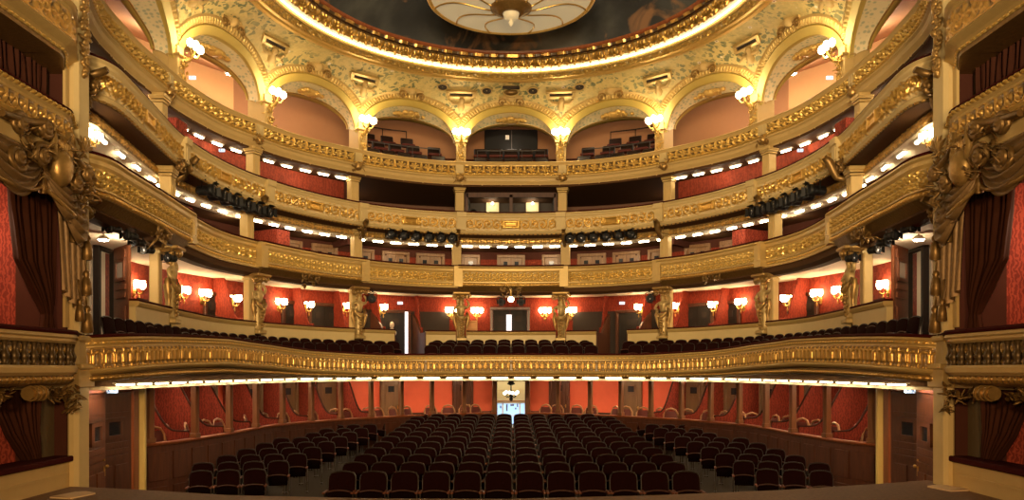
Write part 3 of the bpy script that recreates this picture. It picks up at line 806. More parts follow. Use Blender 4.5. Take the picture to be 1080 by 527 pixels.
for i, u in enumerate(CARU):
    x, y, t, n = C2.at(u, DBOX)
    zb = 2.55; s = (Z2 - .80 - zb) / 1.61
    cary.put((x, y, zb), C2.rz(u), 'gilt caryatid with raised arm carrying the balcony, %s' % col_words(i).replace('column', 'figure'), None, s)
    fr = C2.frame(u, .56)
    r = thing('box_pillar', 'plain cream pillar behind the %s' % col_words(i).replace('column', 'caryatid'), 'pillar', fr(0, 0, 1.9))
    mb = MB(); p = fr(0, 0, 3.0); mb.box(p, (.22, .18, 2.2), C2.rz(u), bev=.02); obj('shaft', mb, M['cream_warm'], r)
    mb = MB(); p = fr(0, 0, 4.03); mb.box(p, (.27, .27, .10), C2.rz(u), bev=.02); p = fr(0, 0, 3.93); mb.box(p, (.24, .24, .05), C2.rz(u), bev=.01); obj('capital', mb, M['cream_paint'], r)

# ------------------------------------------------------------------ box fronts between the caryatids
ENT = [(C2.px(416, DBOX), C2.px(449, DBOX)), (C2.px(629, DBOX), C2.px(662, DBOX))]     # two entrances to the balcony seats
cuts = sorted([-C2.S + 1.9] + CARU + [C2.S - 1.9])
k = 0
for a, b in zip(cuts, cuts[1:]):
    segs = [(a + .16, b - .16)]
    for e0, e1 in ENT:
        if a < e0 and e1 < b: segs = [(a + .16, e0), (e1, b - .16)]
    for s0, s1 in segs:
        k += 1
        um = (s0 + s1) / 2
        xx, yy, _, _ = C2.at(um, DBOX); pxm = CX + xx * F / yy
        nb = sum(1 for c in CARU if c < um)
        where = 'in the centre bay' if nb == 4 else '%s bay %s of centre' % (NTH[abs(nb - 4)], 'left' if nb < 4 else 'right')
        if len(segs) == 2: where += ', ' + ('outer' if (s0, s1) == (segs[0] if um < 0 else segs[1]) else 'inner') + ' side of entrance'
        r = thing('cream_parapet', 'cream box front with red velvet rail, %s' % where, 'parapet', (xx, yy, 1.9))
        z = 2.86
        mb = MB(); sweep(mb, C2, s0, s1, [(DBOX - .03, 1.9), (DBOX - .03, z - .10), (DBOX + .08, z - .10), (DBOX + .08, 1.9)], .1); obj('panel', mb, M['cream_paint'], r)
        mb = MB(); sweep(mb, C2, s0, s1, [(DBOX - .03, z - .13), (DBOX - .07, z - .11), (DBOX - .09, z - .06), (DBOX - .07, z - .03), (DBOX + .08, z - .03), (DBOX + .08, z - .13)], .1); obj('moulding', mb, M['gold_moulding'], r)
        mb = MB(); sweep(mb, C2, s0, s1, [(DBOX - .08, z - .03), (DBOX - .09, z - .01), (DBOX - .06, z + .01), (DBOX + .08, z + .01), (DBOX + .08, z - .03)], .1); obj('rail', mb, M['velvet_rail'], r)

# ------------------------------------------------------------------ doors
DOORN = [0]
def door_thing(label, cv, u, d, z0, w, h, kind, leaves=1, swing=0.0, light=False):
    DOORN[0] += 1
    fr = cv.frame(u, d); rz = cv.rz(u)
    p = fr(0, 0, z0)
    r = bpy.data.objects.new('door_%d' % DOORN[0], None); COL.objects.link(r); r.location = p
    tag(r, label, 'door', kind='structure')
    wm = {'brown': 'door_brown', 'dark': 'door_dark', 'box': 'mahogany_dark', 'brown_dark': 'door_stall'}[kind]
    mb = MB()
    for s in (-1, 1): mb.box(fr(s * (w / 2 + .05), -.03, z0 + h / 2), (.10, .10, h), rz, bev=.012)
    mb.box(fr(0, -.03, z0 + h + .05), (w + .2, .10, .10), rz, bev=.012)
    obj('frame', mb, M['mahogany_dark' if kind == 'dark' else wm], r)
    if light:
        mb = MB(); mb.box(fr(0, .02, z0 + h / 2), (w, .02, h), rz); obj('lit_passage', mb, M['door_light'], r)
    lw = w / leaves
    for k in range(leaves):
        c = -w / 2 + lw * (k + .5)
        sw = swing if (k == 0 and swing) else 0
        hx = c - lw / 2 if k == 0 else c + lw / 2
        def q(a, b, cc):
            dx = a - hx
            return fr(hx + dx * cos(sw) - b * sin(sw), dx * sin(sw) + b * cos(sw), cc)
        L = MB(); L.box((0, 0, 0), (1, 1, 1)); 
        def qbox(mb, a, b, cc, sx, sy, sz):
            vs = [q(a + i * sx / 2, b + j * sy / 2, cc + l * sz / 2) for l in (-1, 1) for i, j in ((-1, -1), (1, -1), (1, 1), (-1, 1))]
            mb.add(vs, [(3, 2, 1, 0), (4, 5, 6, 7), (0, 1, 5, 4), (1, 2, 6, 5), (2, 3, 7, 6), (3, 0, 4, 7)])
        mb = MB(); qbox(mb, c, -.01, z0 + h / 2, lw - .012, .04, h - .01)
        for zz, hh in ((.17, .22), (.40, .10), (.62, .26)):
            qbox(mb, c, -.035, z0 + h * zz, lw * .66, .02, h * hh * .8)
        qbox(mb, c, -.035, z0 + h * .83, lw * .62, .02, h * .18)
        leaf = obj('leaf', mb, M[wm], r)
        mb = MB(); qbox(mb, c, -.05, z0 + h * .83, lw * .36, .02, h * .11); obj('window', mb, M['glass_dark' if kind != 'dark' else 'dark_void'], leaf)
        mb = MB(); e = c + (lw * .42 if k == 0 else -lw * .42); mb.ell(q(e, -.06, z0 + h * .48), (.025,) * 3, 8, 6); qbox(mb, e, -.035, z0 + h * .48, .03, .012, .12); obj('handle', mb, M['brass'], leaf)
    return r
# gallery behind the golden balcony
def lr(px): return 'left' if px < CX else 'right'
k = 0
for px, leaves, w in ((307.5, 1, .42), (341, 2, .66), (384, 1, .40), (416.5, 2, .72), (454, 2, .74), (496, 1, .42), (539.5, 2, .72)):
    for q in ([px, 2 * CX - px] if px < 530 else [px]):
        k += 1
        where = {307.5: 'farthest from the centre', 341: 'in the second bay', 384: 'beside the second column', 416.5: 'nearer the second column', 454: 'below an exit sign', 496: 'beside the first column', 539.5: 'in the centre bay'}[px]
        door_thing('light brown %s door with dark panes in upper gallery, %s, %s' % ('double' if leaves == 2 else 'single', where, lr(q) if px < 530 else 'middle'), C2, C2.px(q, W2), W2 - .02, Z2 - .55, w * 1.02, 1.08, 'brown', leaves)
# boxes behind the caryatids
for px, leaves, w, lab in ((230, 2, .72, 'double dark'), (307, 1, .40, 'narrow dark'), (341, 2, .72, 'panelled dark')):
    for q in (px,):
        for qq in (q, 2 * CX - q):
            bay = 'in the third bay' if px == 230 else 'in the second bay, %s' % ('nearer the caryatid' if px == 341 else 'between two sconces')
            door_thing('%s wooden box door %s, %s side' % (lab, bay, lr(qq)), C2, C2.px(qq, W1), W1 - .02, 1.95, w * 1.25, 1.62, 'dark', leaves)
door_thing('dark double door standing ajar in the centre box, bright gap between leaves', C2, C2.px(538, W1), W1 - .02, 1.95, 1.12, 1.68, 'dark', 2, .0)
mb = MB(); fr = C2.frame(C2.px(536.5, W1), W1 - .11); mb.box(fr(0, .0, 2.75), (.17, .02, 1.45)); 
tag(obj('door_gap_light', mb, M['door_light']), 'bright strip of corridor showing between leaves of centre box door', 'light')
# balcony entrances: dark vestibules
for sg in (-1, 1):
    e0, e1 = ENT[0] if sg < 0 else ENT[1]
    a0, a1 = e0 - (.75 if sg < 0 else 0.35), e1 + (.35 if sg < 0 else .75)
    a0 = e0 - .25 if sg < 0 else e0 - .85; a1 = e1 + .85 if sg < 0 else e1 + .25
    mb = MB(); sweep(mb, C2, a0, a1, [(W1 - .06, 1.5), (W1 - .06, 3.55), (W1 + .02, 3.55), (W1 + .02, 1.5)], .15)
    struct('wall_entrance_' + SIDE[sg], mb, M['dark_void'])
    mb = MB()
    for u in (e0, e1):
        fr = C2.frame(u, .25)
        for d0, d1, h0, h1 in ((0, .6, 2.8, 2.8), (.6, 1.2, 2.8, 3.3), (1.2, 1.65, 3.3, 3.5)):
            vs = [fr(s, d, z) for s in (-.03, .03) for d, z in ((d0, 1.7), (d1, 1.7), (d1, h1), (d0, h0))]
            mb.add(vs, [(0, 1, 2, 3), (7, 6, 5, 4), (0, 4, 5, 1), (3, 2, 6, 7), (0, 3, 7, 4), (1, 5, 6, 2)])
    tag(obj('entrance_partition', mb, M['mahogany_dark']), 'dark wooden side screen with stepped top at the balcony entrance, %s side' % SIDE[sg], 'partition')
    door_thing('tall dark door inside the balcony entrance, %s side' % SIDE[sg], C2, (e0 + e1) / 2 + .05, W1 - .1, 1.75, .95, 1.72, 'dark', 1, 0.0)
    mb = MB(); fr = C2.frame((e0 + e1) / 2, .2); mb.box(fr(0, .1, 2.06), (e1 - e0, .25, .06), C2.rz(e0), bev=.01); mb.box(fr(0, -.2, 1.94), ((e1 - e0) * .8, .25, .06), C2.rz(e0), bev=.01)
    tag(obj('entrance_step', mb, M['gold_moulding']), 'pale edged steps at the balcony entrance, %s side' % SIDE[sg], 'step')
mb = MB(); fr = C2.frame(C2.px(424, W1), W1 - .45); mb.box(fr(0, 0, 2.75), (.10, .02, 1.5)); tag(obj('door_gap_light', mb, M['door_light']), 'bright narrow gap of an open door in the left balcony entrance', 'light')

# red partitions between the boxes (curved cut at the front)
def partition(cv, u, d0, d1, z0, zlow, zhigh, mat, cap, label, name='box_partition', thick=.05, capr=.03):
    r = thing(name, label, 'partition', cv.frame(u, (d0 + d1) / 2)(0, 0, z0))
    fr = cv.frame(u, 0)
    prof = []
    for i in range(15):
        t = i / 14
        prof.append((lerp(d0, d1, t), lerp(zlow, zhigh, sstep(.15, .72, t) ** 1.3)))
    mb = MB(); mb.prism([(d0, z0)] + prof + [(d1, z0)], -thick / 2, thick / 2, lambda a, k, w: fr(k, a, w)); obj('panel', mb, M[mat], r)
    mb = MB(); mb.tube([fr(0, a, w + .01) for a, w in prof], capr, 6); obj('cap_rail', mb, M[cap], r)
BOXP = [(257, 'near the third figure'), (331, 'beside a double door'), (368, 'near the second figure'), (406, 'just inside the second figure'), (445, 'beside balcony entrance')]
for px, dd in BOXP:
    for q in (px, 2 * CX - px):
        partition(C2, C2.px(q, .95), .95, W1, 1.95, 2.95, 4.05, 'damask_red', 'damask_red', 'red fabric box partition with curved top, %s, %s' % (dd, lr(q)))
for sg in (-1, 1):      # short red cross walls in the two galleries
    for cv, px, zz, zb, hh, d, lab in ((C2, 296, Z2, Z2 - .5, 1.15, 1.2, 'golden balcony, second bay'), (C2, 193, Z2, Z2 - .5, 1.1, 1.3, 'golden balcony, outer bay'), (C3, 190.5, Z3, Z3 - .5, 1.15, .55, 'scrollwork balcony, outer bay')):
        q = px if sg < 0 else 2 * CX - px
        u = cv.px(q, d); fr = cv.frame(u, d)
        dp_ = 1.2 if cv is C2 else .5
        mb = MB(); ang = cv.rz(u); mb.box(fr(0, dp_ * .42, zb + .6), (.50, dp_, hh), ang, bev=.01)
        tag(obj('gallery_partition', mb, M['damask_box']), 'short red fabric cross wall behind the %s, %s' % (lab, SIDE[sg]), 'partition')

# ------------------------------------------------------------------ sconces in the boxes
def make_sconce():
    r = thing('wall_sconce', 'x', 'lamp', (0, 0, 0), 0, 'lit wall sconces in the boxes')
    mb = MB(); mb.lathe([(.02, -.16), (.05, -.13), (.06, -.05), (.05, .03), (.03, .09), (.01, .11)], n=10, ay=.5); obj('backplate', mb, M['brass'], r, local=True)
    mb = MB(); mb.tube([(0, -.03, -.04), (0, -.10, -.11), (0, -.16, -.08), (0, -.17, 0)], .014, 6); mb.ell((0, -.10, -.17), (.02, .02, .05), 6, 4)
    for s in (-1, 1): mb.tube([(0, -.06, -.08), (s * .07, -.10, -.10), (s * .12, -.11, -.05), (s * .12, -.11, 0)], .012, 6)
    arm = obj('arm', mb, M['brass'], r, local=True)
    for x, y in ((0, -.17), (.12, -.11), (-.12, -.11)):
        mb = MB(); mb.lathe([(.022, 0), (.05, .03), (.062, .08), (.05, .13), (.055, .15)], (x, y, 0), 8); obj('glass_shade', mb, M['globe_light'], arm, local=True)
    return r
sc = Proto(make_sconce())
for px, lab in ((190, 'fourth bay, beside the outer figure'), (212, 'third bay, nearer the outer figure'), (293, 'second bay, first from third figure'), (476, 'first bay, beside the inner figure'), (503, 'centre bay')):
    for q in (px, 2 * CX - px):
        u = C2.px(q, W1); x, y, _, _ = C2.at(u, W1 - .01)
        sc.put((x, y, 3.52), C2.rz(u), 'lit brass wall sconce on red wall, %s, %s' % (lab, lr(q)), None, 1.15)
for (px, dd), zs in zip(BOXP[:4], (3.42, 3.46, 3.50, 3.52)):
    for q in (px, 2 * CX - px):
        sg = -1 if q < CX else 1
        u = C2.px(q, .95); fr = C2.frame(u, 0); p = fr(-sg * .035, 1.36, zs)
        sc.put(p, C2.rz(u) - sg * pi / 2, 'lit brass sconce on a red curved partition, %s, %s' % (dd, lr(q)), None, 1.15)
for q, lab in ((141, 'left'), (2 * CX - 141, 'right')):
    u = C2.px(q, W1); x, y, _, _ = C2.at(u, W1 - .01); sc.put((x, y, 3.45), C2.rz(u), 'lit brass sconce beside the open side-box door, %s' % lab, None, 1.15)
for sg in (-1, 1):
    sc.put((sg * 6.74, 12.6, 5.36), -sg * pi / 2 * .7, 'lit brass sconce beside the stage pillar above golden balcony, %s' % SIDE[sg], None, .7)

# ------------------------------------------------------------------ cove, arches and lunettes under the great ring
RC, RR, RZ = 16.9, 5.49, 10.19           # centre (y), radius and height of the ring of lights
ZS, HS = 8.62, 1.50                      # springing of the arches, rise of the cove
US4 = [C4.px(p, .35) for p in (95, 185, 279, 380, 486)]
US4 = [-C4.S + .15] + US4[1:]
US4 = US4 + [-u for u in reversed(US4)]
def cove_pt(u, ph, off=0.0):
    x, y, t, n = C4.at(u, .35)
    ang = atan2(x, y - RC)
    r1 = 5.85
    a = u / C4.S * 2.6
    ex, ey = r1 * sin(a), RC + r1 * cos(a)
    w = 1 - cos(ph)
    px_, py_ = lerp(x, ex, w), lerp(y, ey, w)
    dx, dy = ex - x, ey - y; m = sqrt(dx * dx + dy * dy) or 1
    z = ZS + HS * sin(ph)
    # off: out of the surface into the hall
    return (px_ + off * dx / m * cos(ph), py_ + off * dy / m * cos(ph), z - off * sin(ph))
PHM = math.radians(41)
def arch_s(tau, a, um): return um + a * cos(tau)
bays = list(zip(US4, US4[1:]))
cove = MB()
for i, (a0, a1) in enumerate(bays):
    um, hw = (a0 + a1) / 2, (a1 - a0) / 2
    ar = hw - .16
    rows = []
    N = 44
    for k in range(N + 1):
        tau = pi - pi * k / N
        s = ar * cos(tau); lowph = PHM * sin(tau) ** .9 if 0 < k < N else 0
        rows.append([cove_pt(um + s, lerp(lowph, pi / 2, j / 14)) for j in range(15)])
    edge0 = [[cove_pt(lerp(a0, um - ar, q), pi / 2 * j / 14) for j in range(15)] for q in (0, .5)]
    edge1 = [[cove_pt(lerp(um + ar, a1, q), pi / 2 * j / 14) for j in range(15)] for q in (.5, 1)]
    cove.grid(edge0 + rows + edge1, smooth=True)
struct('ceiling_cove', cove, M['cove_painted'])
for i, (a0, a1) in enumerate(bays):
    um, hw = (a0 + a1) / 2, (a1 - a0) / 2
    ar = hw - .16
    nm = bay_name(i, 4)
    c = cove_pt(um, PHM)
    r = thing('arch', 'ochre arch with ribbed moulding and mosaic lunette, %s' % nm, 'arch', c)
    N = 60
    def band(e0, e1, o0, o1, rib=0, nv=3, back=None):
        rows, cols = [], []
        for k in range(N * (8 if rib else 1) + 1):
            tau = pi * k / (N * (8 if rib else 1))
            row = []; cc = []
            for j in range(nv + 1):
                v = j / nv; e = lerp(e0, e1, v)
                ph = (PHM + e / 2.0) * sin(tau) ** .9 if sin(tau) > 1e-4 else 0
                h = lerp(o0, o1, v) + (rib * (.5 + .5 * cos(tau * 110)) * sin(pi * v) if rib else 0)
                row.append(cove_pt(um + (ar + e * (.35 if abs(cos(tau)) > .97 else 1) * .9) * cos(tau), ph, h)); cc.append(.9 if rib and .1 < v < .9 else .3)
            rows.append(row); cols.append(cc)
        return rows, cols
    mb = MB(); rows, cols = band(-.02, .24, .06, .09); mb.grid(rows); rows, cols = band(.24, .25, .09, .0); mb.grid(rows); obj('archivolt', mb, M['ochre'], r)
    mb = MB(); rows, cols = band(.25, .46, .03, .03, .06, 4); mb.grid(rows, col=cols); obj('ribbed_moulding', mb, M['gilt_ribs'], r)
    mb = MB(); rows, cols = band(.46, .51, .06, .02); mb.grid(rows); obj('fillet', mb, M['gold_moulding'], r)
    # lunette: vault running back to the flatter opening arch
    def back(tau, d, zc, hh, k=.97):
        x, y, t, n = C4.at(um + ar * k * cos(tau), d)
        return (x, y, zc + hh * sin(tau))
    rows = []
    for k in range(N + 1):
        tau = pi * k / N
        A = cove_pt(um + ar * cos(tau), PHM * sin(tau) ** .9 if 0 < k < N else 0, .02); Bk = back(tau, .80, 8.82, .57)
        rows.append([tuple(lerp(A[c_], Bk[c_], j / 6) + (.05 * sin(pi * j / 6) if c_ == 2 else 0) for c_ in range(3)) for j in range(7)])
    mb = MB(); mb.grid([r_[1:6] for r_ in rows]); obj('lunette', mb, M['lunette_mosaic'], r)
    mb = MB(); mb.grid([r_[0:2] for r_ in rows]); obj('reveal', mb, M['ochre'], r)
    mb = MB(); mb.grid([[r_[5], r_[6], (r_[6][0], r_[6][1], r_[6][2] + .10)] for r_ in rows]); obj('opening_moulding', mb, M['ochre'], r)
    mb = MB(); mb.tube([r_[5] for r_ in rows], .022, 5); obj('rope_moulding', mb, M['bronze_gold'], r)
    mid = rows[N // 2]; P = [tuple(lerp(mid[2][c_], mid[4][c_], .5) - (.05 if c_ == 2 else 0) for c_ in range(3))]
    t = C4.at(um)[2]
    mb = MB()
    mb.ell((P[0][0], P[0][1], P[0][2] - .05), (.22, .16, .10), 8, 6)
    for k in range(46):
        q = rnd.gauss(0, .26); q = max(-.72, min(.72, q)); w = (1 - abs(q)) ** .7
        p = (P[0][0] + q * .75 * t[0], P[0][1] + q * .75 * t[1], P[0][2] - .03 - .20 * q * q * .3)
        mb.ell((p[0] + rnd.gauss(0, .05) * w, p[1] + rnd.gauss(0, .10) * w, p[2]), (.05 + .05 * w, .05 + .05 * w, .04 + .03 * w), 6, 4, rnd.uniform(0, 3))
    for s in (-1, 1): spiral(mb, (s * .22, 0, -.02), .16, lambda a, b, c_: (P[0][0] + a * t[0] - c_ * t[1], P[0][1] + a * t[1] + c_ * t[0], P[0][2] - .07 + b), 1.3, .04, s, pi / 2)
    obj('gold_spray', mb, M['gold_leaf'], r)
# pilasters between the arches with lamp brackets
def make_lamp():
    r = thing('arch_lamp', 'x', 'lamp', (0, 0, 0), 0, 'lamp clusters between the arches')
    mb = MB(); mb.tube([(0, 0, -.25), (0, -.10, -.22), (0, -.20, -.12), (0, -.24, 0)], [.05, .04, .03, .025], 7)
    for s in (-1, 1): mb.tube([(0, -.12, -.16), (s * .12, -.2, -.16), (s * .2, -.22, -.03)], .02, 6)
    lumps(mb, [(0, -.03, -.2), (0, -.05, -.1)], .03, .05, 8); br = obj('bracket', mb, M['gold_leaf'], r, local=True)
    for x, y, z in ((0, -.24, .08), (.2, -.22, .05), (-.2, -.22, .05), (.1, -.3, .0), (-.1, -.3, .0)):
        mb = MB(); mb.lathe([(.03, -.06), (.065, -.03), (.08, .03), (.06, .09), (.02, .12)], (x, y, z), 8); obj('globe', mb, M['arch_light'], br, local=True)
    return r
lp = Proto(make_lamp())
for i, u in enumerate(US4[1:-1]):
    fr = C4.frame(u, .28); rz = C4.rz(u)
    r = thing('arch_pilaster', 'short gilt pilaster between two arches on the topmost balcony, %s' % col_words(i).replace('column', 'pilaster'), 'pilaster', fr(0, 0, Z4 - .05))
    mb = MB(); mb.box(fr(0, .05, 8.38), (.30, .26, .72), rz, bev=.02); mb.box(fr(0, .25, 8.5), (.26, .6, .9), rz); obj('shaft', mb, M['cream_warm'], r)
    mb = MB(); lumps(mb, [fr(a, -.12, z) for a in (-.07, 0, .07) for z in (8.15, 8.3, 8.45, 8.6)], .03, .055, 26)
    spiral(mb, (0, -.14, 8.56), .09, fr, 1.4, .03); spiral(mb, (0, -.14, 8.26), .08, fr, 1.4, .03, -1); obj('ornament', mb, M['gold_leaf'], r)
    mb = MB(); mb.box(fr(0, .02, 8.72), (.40, .34, .06), rz, bev=.015); obj('capital', mb, M['gold_moulding'], r)
    x, y, _, _ = C4.at(u, .10)
    lp.put((x, y, 8.86), rz, 'bright cluster of glass globes between two arches, %s' % col_words(i).replace('column', 'lamp'))
    # vent, mask and relief figures in the spandrel above
    q = cove_pt(u, math.radians(62), .03); q2 = cove_pt(u, math.radians(68), .03); t = C4.at(u)[2]
    up = [q2[c] - q[c] for c in range(3)]; m = sqrt(sum(a * a for a in up)); up = [a / m for a in up]
    def sp(a, b, w, q=q, t=t, up=up):      # a along, b out of the surface (down), w up the surface
        nx = (t[1] * up[2], -t[0] * up[2], t[0] * up[1] - t[1] * up[0])
        return (q[0] + a * t[0] + w * up[0] + b * nx[0], q[1] + a * t[1] + w * up[1] + b * nx[1], q[2] + w * up[2] + b * nx[2])
    def slab(mb, a0, a1, b0, b1, w0, w1):
        vs = [sp(a, b, w) for b in (b0, b1) for a, w in ((a0, w0), (a1, w0), (a1, w1), (a0, w1))]
        mb.add(vs, [(3, 2, 1, 0), (4, 5, 6, 7), (0, 1, 5, 4), (1, 2, 6, 5), (2, 3, 7, 6), (3, 0, 4, 7)])
    wd = col_words(i).replace(' column', '')
    r = thing('ceiling_vent', 'framed dark slot vent in the painted spandrel, %s' % wd, 'vent', q)
    mb = MB(); slab(mb, -.40, .40, -.02, .06, .07, .15); slab(mb, -.40, .40, -.02, .06, -.15, -.07); slab(mb, -.44, -.34, -.02, .06, -.15, .15); slab(mb, .34, .44, -.02, .06, -.15, .15); obj('frame', mb, M['gold_moulding'], r)
    mb = MB(); slab(mb, -.34, .34, -.02, .02, -.07, .07); obj('slot', mb, M['dark_void'], r)
    mb = MB(); q = cove_pt(u, math.radians(42), .02)
    def sp2(a, b, w, q=q): 
        p = sp(a, b, w); return (p[0], p[1], p[2])
    Z0 = -.66
    sp0 = sp
    def sp(a, b, w, sp0=sp0): return sp0(a * 1.35, b * 1.2, Z0 + (w - Z0) * 1.25)
    for s in (-1, 1):
        mb.tube([sp(s * .05, .02, Z0 + .05), sp(s * .12, .06, Z0 - .02), sp(s * .18, .05, Z0 - .18)], [.06, .055, .03], 6); mb.tube([sp(s * .06, .04, Z0 + .22), sp(s * .20, .06, Z0 + .24), sp(s * .28, .05, Z0 + .36)], [.05, .045, .03], 6)
        mb.tube([sp(s * .08, .02, Z0 + .20), sp(s * .25, .02, Z0 + .12), sp(s * .36, .02, Z0 - .02)], [.09, .07, .03], 6, squash=.5)
    mb.tube([sp(0, .03, Z0), sp(0, .07, Z0 + .12), sp(0, .06, Z0 + .25), sp(0, .05, Z0 + .29)], [.09, .11, .09, .05], 8); mb.ell(sp(.02, .08, Z0 + .38), (.085,) * 3, 8, 6)
    tag(obj('relief_figure', mb, M['cream_warm']), 'cream plaster relief of a winged child below a vent, %s' % wd, 'relief')
for i, (a0, a1) in enumerate(bays[1:-1]):
    um = (a0 + a1) / 2; q = cove_pt(um, math.radians(58), .04); t = C4.at(um)[2]
    wd = bay_name(i + 1, 4)
    r = thing('cartouche', 'cream shell cartouche on the cove above the arch of the %s' % wd, 'ornament', q)
    mb = MB()
    for k in range(9):
        a = pi * k / 8; mb.tube([q, (q[0] + .36 * cos(a) * t[0], q[1] + .36 * cos(a) * t[1], q[2] + .30 * sin(a))], [.06, .045], 6)
    mb.ell(q, (.14, .10, .12), 8, 6); obj('shell', mb, M['cream_warm'], r)
    mb = MB(); fr = lambda a, b, c: (q[0] + a * t[0] + b * t[1], q[1] + a * t[1] - b * t[0], q[2] + c)
    spiral(mb, (-.28, .02, -.14), .13, fr, 1.4, .03, 1, 0); obj('scroll', mb, M['bronze_gold'], r)
    mb = MB(); spiral(mb, (.28, .02, -.14), .13, fr, 1.4, .03, -1, pi); obj('scroll', mb, M['bronze_gold'], r)
def cove_at(px, py, off):
    best = (1e9, 0, 0)
    for i in range(121):
        u = lerp(-4.5, 4.5, i / 120)
        for j in range(60):
            ph = pi / 2 * j / 60; p = cove_pt(u, ph); e = (CX + p[0] * F / p[1] - px) ** 2 + (HY - (p[2] - EYE) * F / p[1] - py) ** 2
            if e < best[0]: best = (e, u, ph)
    return cove_pt(best[1], best[2], off), best[1], best[2]
for px, py in ((466, 91), (514, 95.5), (562, 95.5), (611, 91)):
    q, u, ph = cove_at(px, py, .02); a_, b_ = cove_pt(u, ph + .05, .02), cove_pt(u, ph - .05, .02)
    up = [a_[c] - b_[c] for c in range(3)]; m = sqrt(sum(c * c for c in up)); up = [c / m for c in up]; t = C4.at(u)[2]
    r = thing('ceiling_speaker', 'round dark opening in the painted cove, %s' % {466: 'outer left', 514: 'inner left', 562: 'inner right', 611: 'outer right'}[px], 'speaker', q)
    P = lambda k, s_, o=0: (q[0] + s_ * (cos(k) * t[0] + sin(k) * up[0]), q[1] + s_ * (cos(k) * t[1] + sin(k) * up[1]) - o, q[2] + s_ * sin(k) * up[2] - o)
    mb = MB(); mb.grid([[P(2 * pi * k / 20, s_, o) for k in range(20)] for s_, o in ((.15, -.02), (.15, .02), (.10, .0), (.02, .005))], cv=True, smooth=False); obj('grille', mb, M['dark_void'], r)
    mb = MB(); mb.tube([P(2 * pi * k / 24, .155, .015) for k in range(25)], .022, 5); obj('rim', mb, M['gold_moulding'], r)
q, u, ph = cove_at(CX, 93.5, .04)
r = thing('ceiling_niche', 'dark central slot with shell hood over the middle arch', 'vent', q)
mb = MB(); p1 = cove_at(CX, 91, .03)[0]; mb.box(p1, (.50, .10, .07)); obj('slot', mb, M['dark_void'], r)
mb = MB(); p2 = cove_at(CX, 96, .03)[0]; mb.ell(p2, (.20, .08, .09), 14, 8); obj('hood', mb, M['dark_gold'], r)
mb = MB(); mb.tube([(p2[0] + .23 * cos(k * pi / 10), p2[1] - .02, p2[2] + .12 * sin(k * pi / 10) - .01) for k in range(21)], .022, 5); obj('rim', mb, M['gold_moulding'], r)

# ------------------------------------------------------------------ the ring and the painted dome
def ring(mb, prof, n=180, smooth=True, rel=None, nv=None):
    rows, cols = [], []
    for k in range(n):
        a = 2 * pi * k / n
        rows.append([(r_ * sin(a), RC + r_ * cos(a), z) for r_, z in prof])
    return mb.grid(rows, cu=True, smooth=smooth)
def ring_relief(mb, r0, z0, r1, z1, h, amp, n=900, nv=8):
    rows, cols = [], []
    L = sqrt((r1 - r0) ** 2 + (z1 - z0) ** 2); nr, nz = (z1 - z0) / L, -(r1 - r0) / L
    for k in range(n):
        a = 2 * pi * k / n; row = []; cc = []
        for j in range(nv + 1):
            v = j / nv; q = h(a * 5.3, v, 99)
            row.append(((lerp(r0, r1, v) - amp * q * abs(nr)) * sin(a), RC + (lerp(r0, r1, v) - amp * q * abs(nr)) * cos(a), lerp(z0, z1, v) - amp * q * abs(nz))); cc.append(q)
        rows.append(row); cols.append(cc)
    return mb.grid(rows, cu=True, smooth=True, col=cols)
root = thing('ceiling_ring', 'great gilt ring of mouldings and lights around the painted dome', 'ceiling ring', (0, RC, RZ))
mb = MB(); ring(mb, [(6.05, RZ - .12), (5.92, RZ - .14), (5.88, RZ - .10), (5.80, RZ - .09), (5.76, RZ - .05)], smooth=False); obj('outer_moulding', mb, M['gold_leaf'], root)
mb = MB(); ring_relief(mb, 5.78, RZ - .06, 5.55, RZ - .03, lambda u, v, L: m_foliage(u, v, L, .32), .08, 1500, 9); obj('outer_frieze', mb, M['gilt_gold'], root)
mb = MB(); ring(mb, [(5.56, RZ - .05), (5.53, RZ - .07), (5.50, RZ - .03), (5.49, RZ + .02)], smooth=False); obj('lip', mb, M['gold_leaf'], root)
mb = MB(); ring(mb, [(5.50, RZ + .03), (5.42, RZ + .07), (5.32, RZ + .09), (5.29, RZ + .11)]); obj('white_cove', mb, M['soffit_white'], root)
mb = MB(); ring_relief(mb, 5.30, RZ + .10, 4.97, RZ + .20, lambda u, v, L: m_shells(u, v, L, .46), .13, 1500, 14); obj('shell_frieze', mb, M['gilt_cream'], root)
mb = MB(); ring_relief(mb, 4.97, RZ + .20, 4.94, RZ + .27, lambda u, v, L: 1.0 if (u / .46) % 1 < .55 else 0.0, .06, 700, 3); obj('dentil_band', mb, M['gilt_dark'], root)
mb = MB(); ring(mb, [(4.96, RZ + .26), (4.91, RZ + .25), (4.87, RZ + .28), (4.85, RZ + .34)], smooth=False); obj('inner_moulding', mb, M['mahogany_red'], root)
NB = 120
mb = MB()
for k in range(NB):
    a = 2 * pi * (k + .5) / NB
    p0 = a - .55 * pi / NB * 1.55; p1 = a + .55 * pi / NB * 1.55
    mb.tube([(5.43 * sin(q), RC + 5.43 * cos(q), RZ + .0) for q in (p0, a, p1)], .02, 6)
lt = obj('lamp_strip', mb, M['ring_light'], root); lt['kind'] = 'stuff'
mb = MB(); ring(mb, [(4.86, RZ + .32), (4.4, RZ + .85), (3.5, RZ + 1.25), (2.2, RZ + 1.55), (1.0, RZ + 1.68), (.02, RZ + 1.70)]); struct('ceiling_dome', mb, M['painted_sky'])
mb = MB()
ring(mb, [(4.9, RZ + .4), (5.6, RZ + .12), (5.75, RZ + .0), (6.0, RZ + .3), (5.2, RZ + .6)], 90); struct('trim_2', mb, M['plaster_brown'])

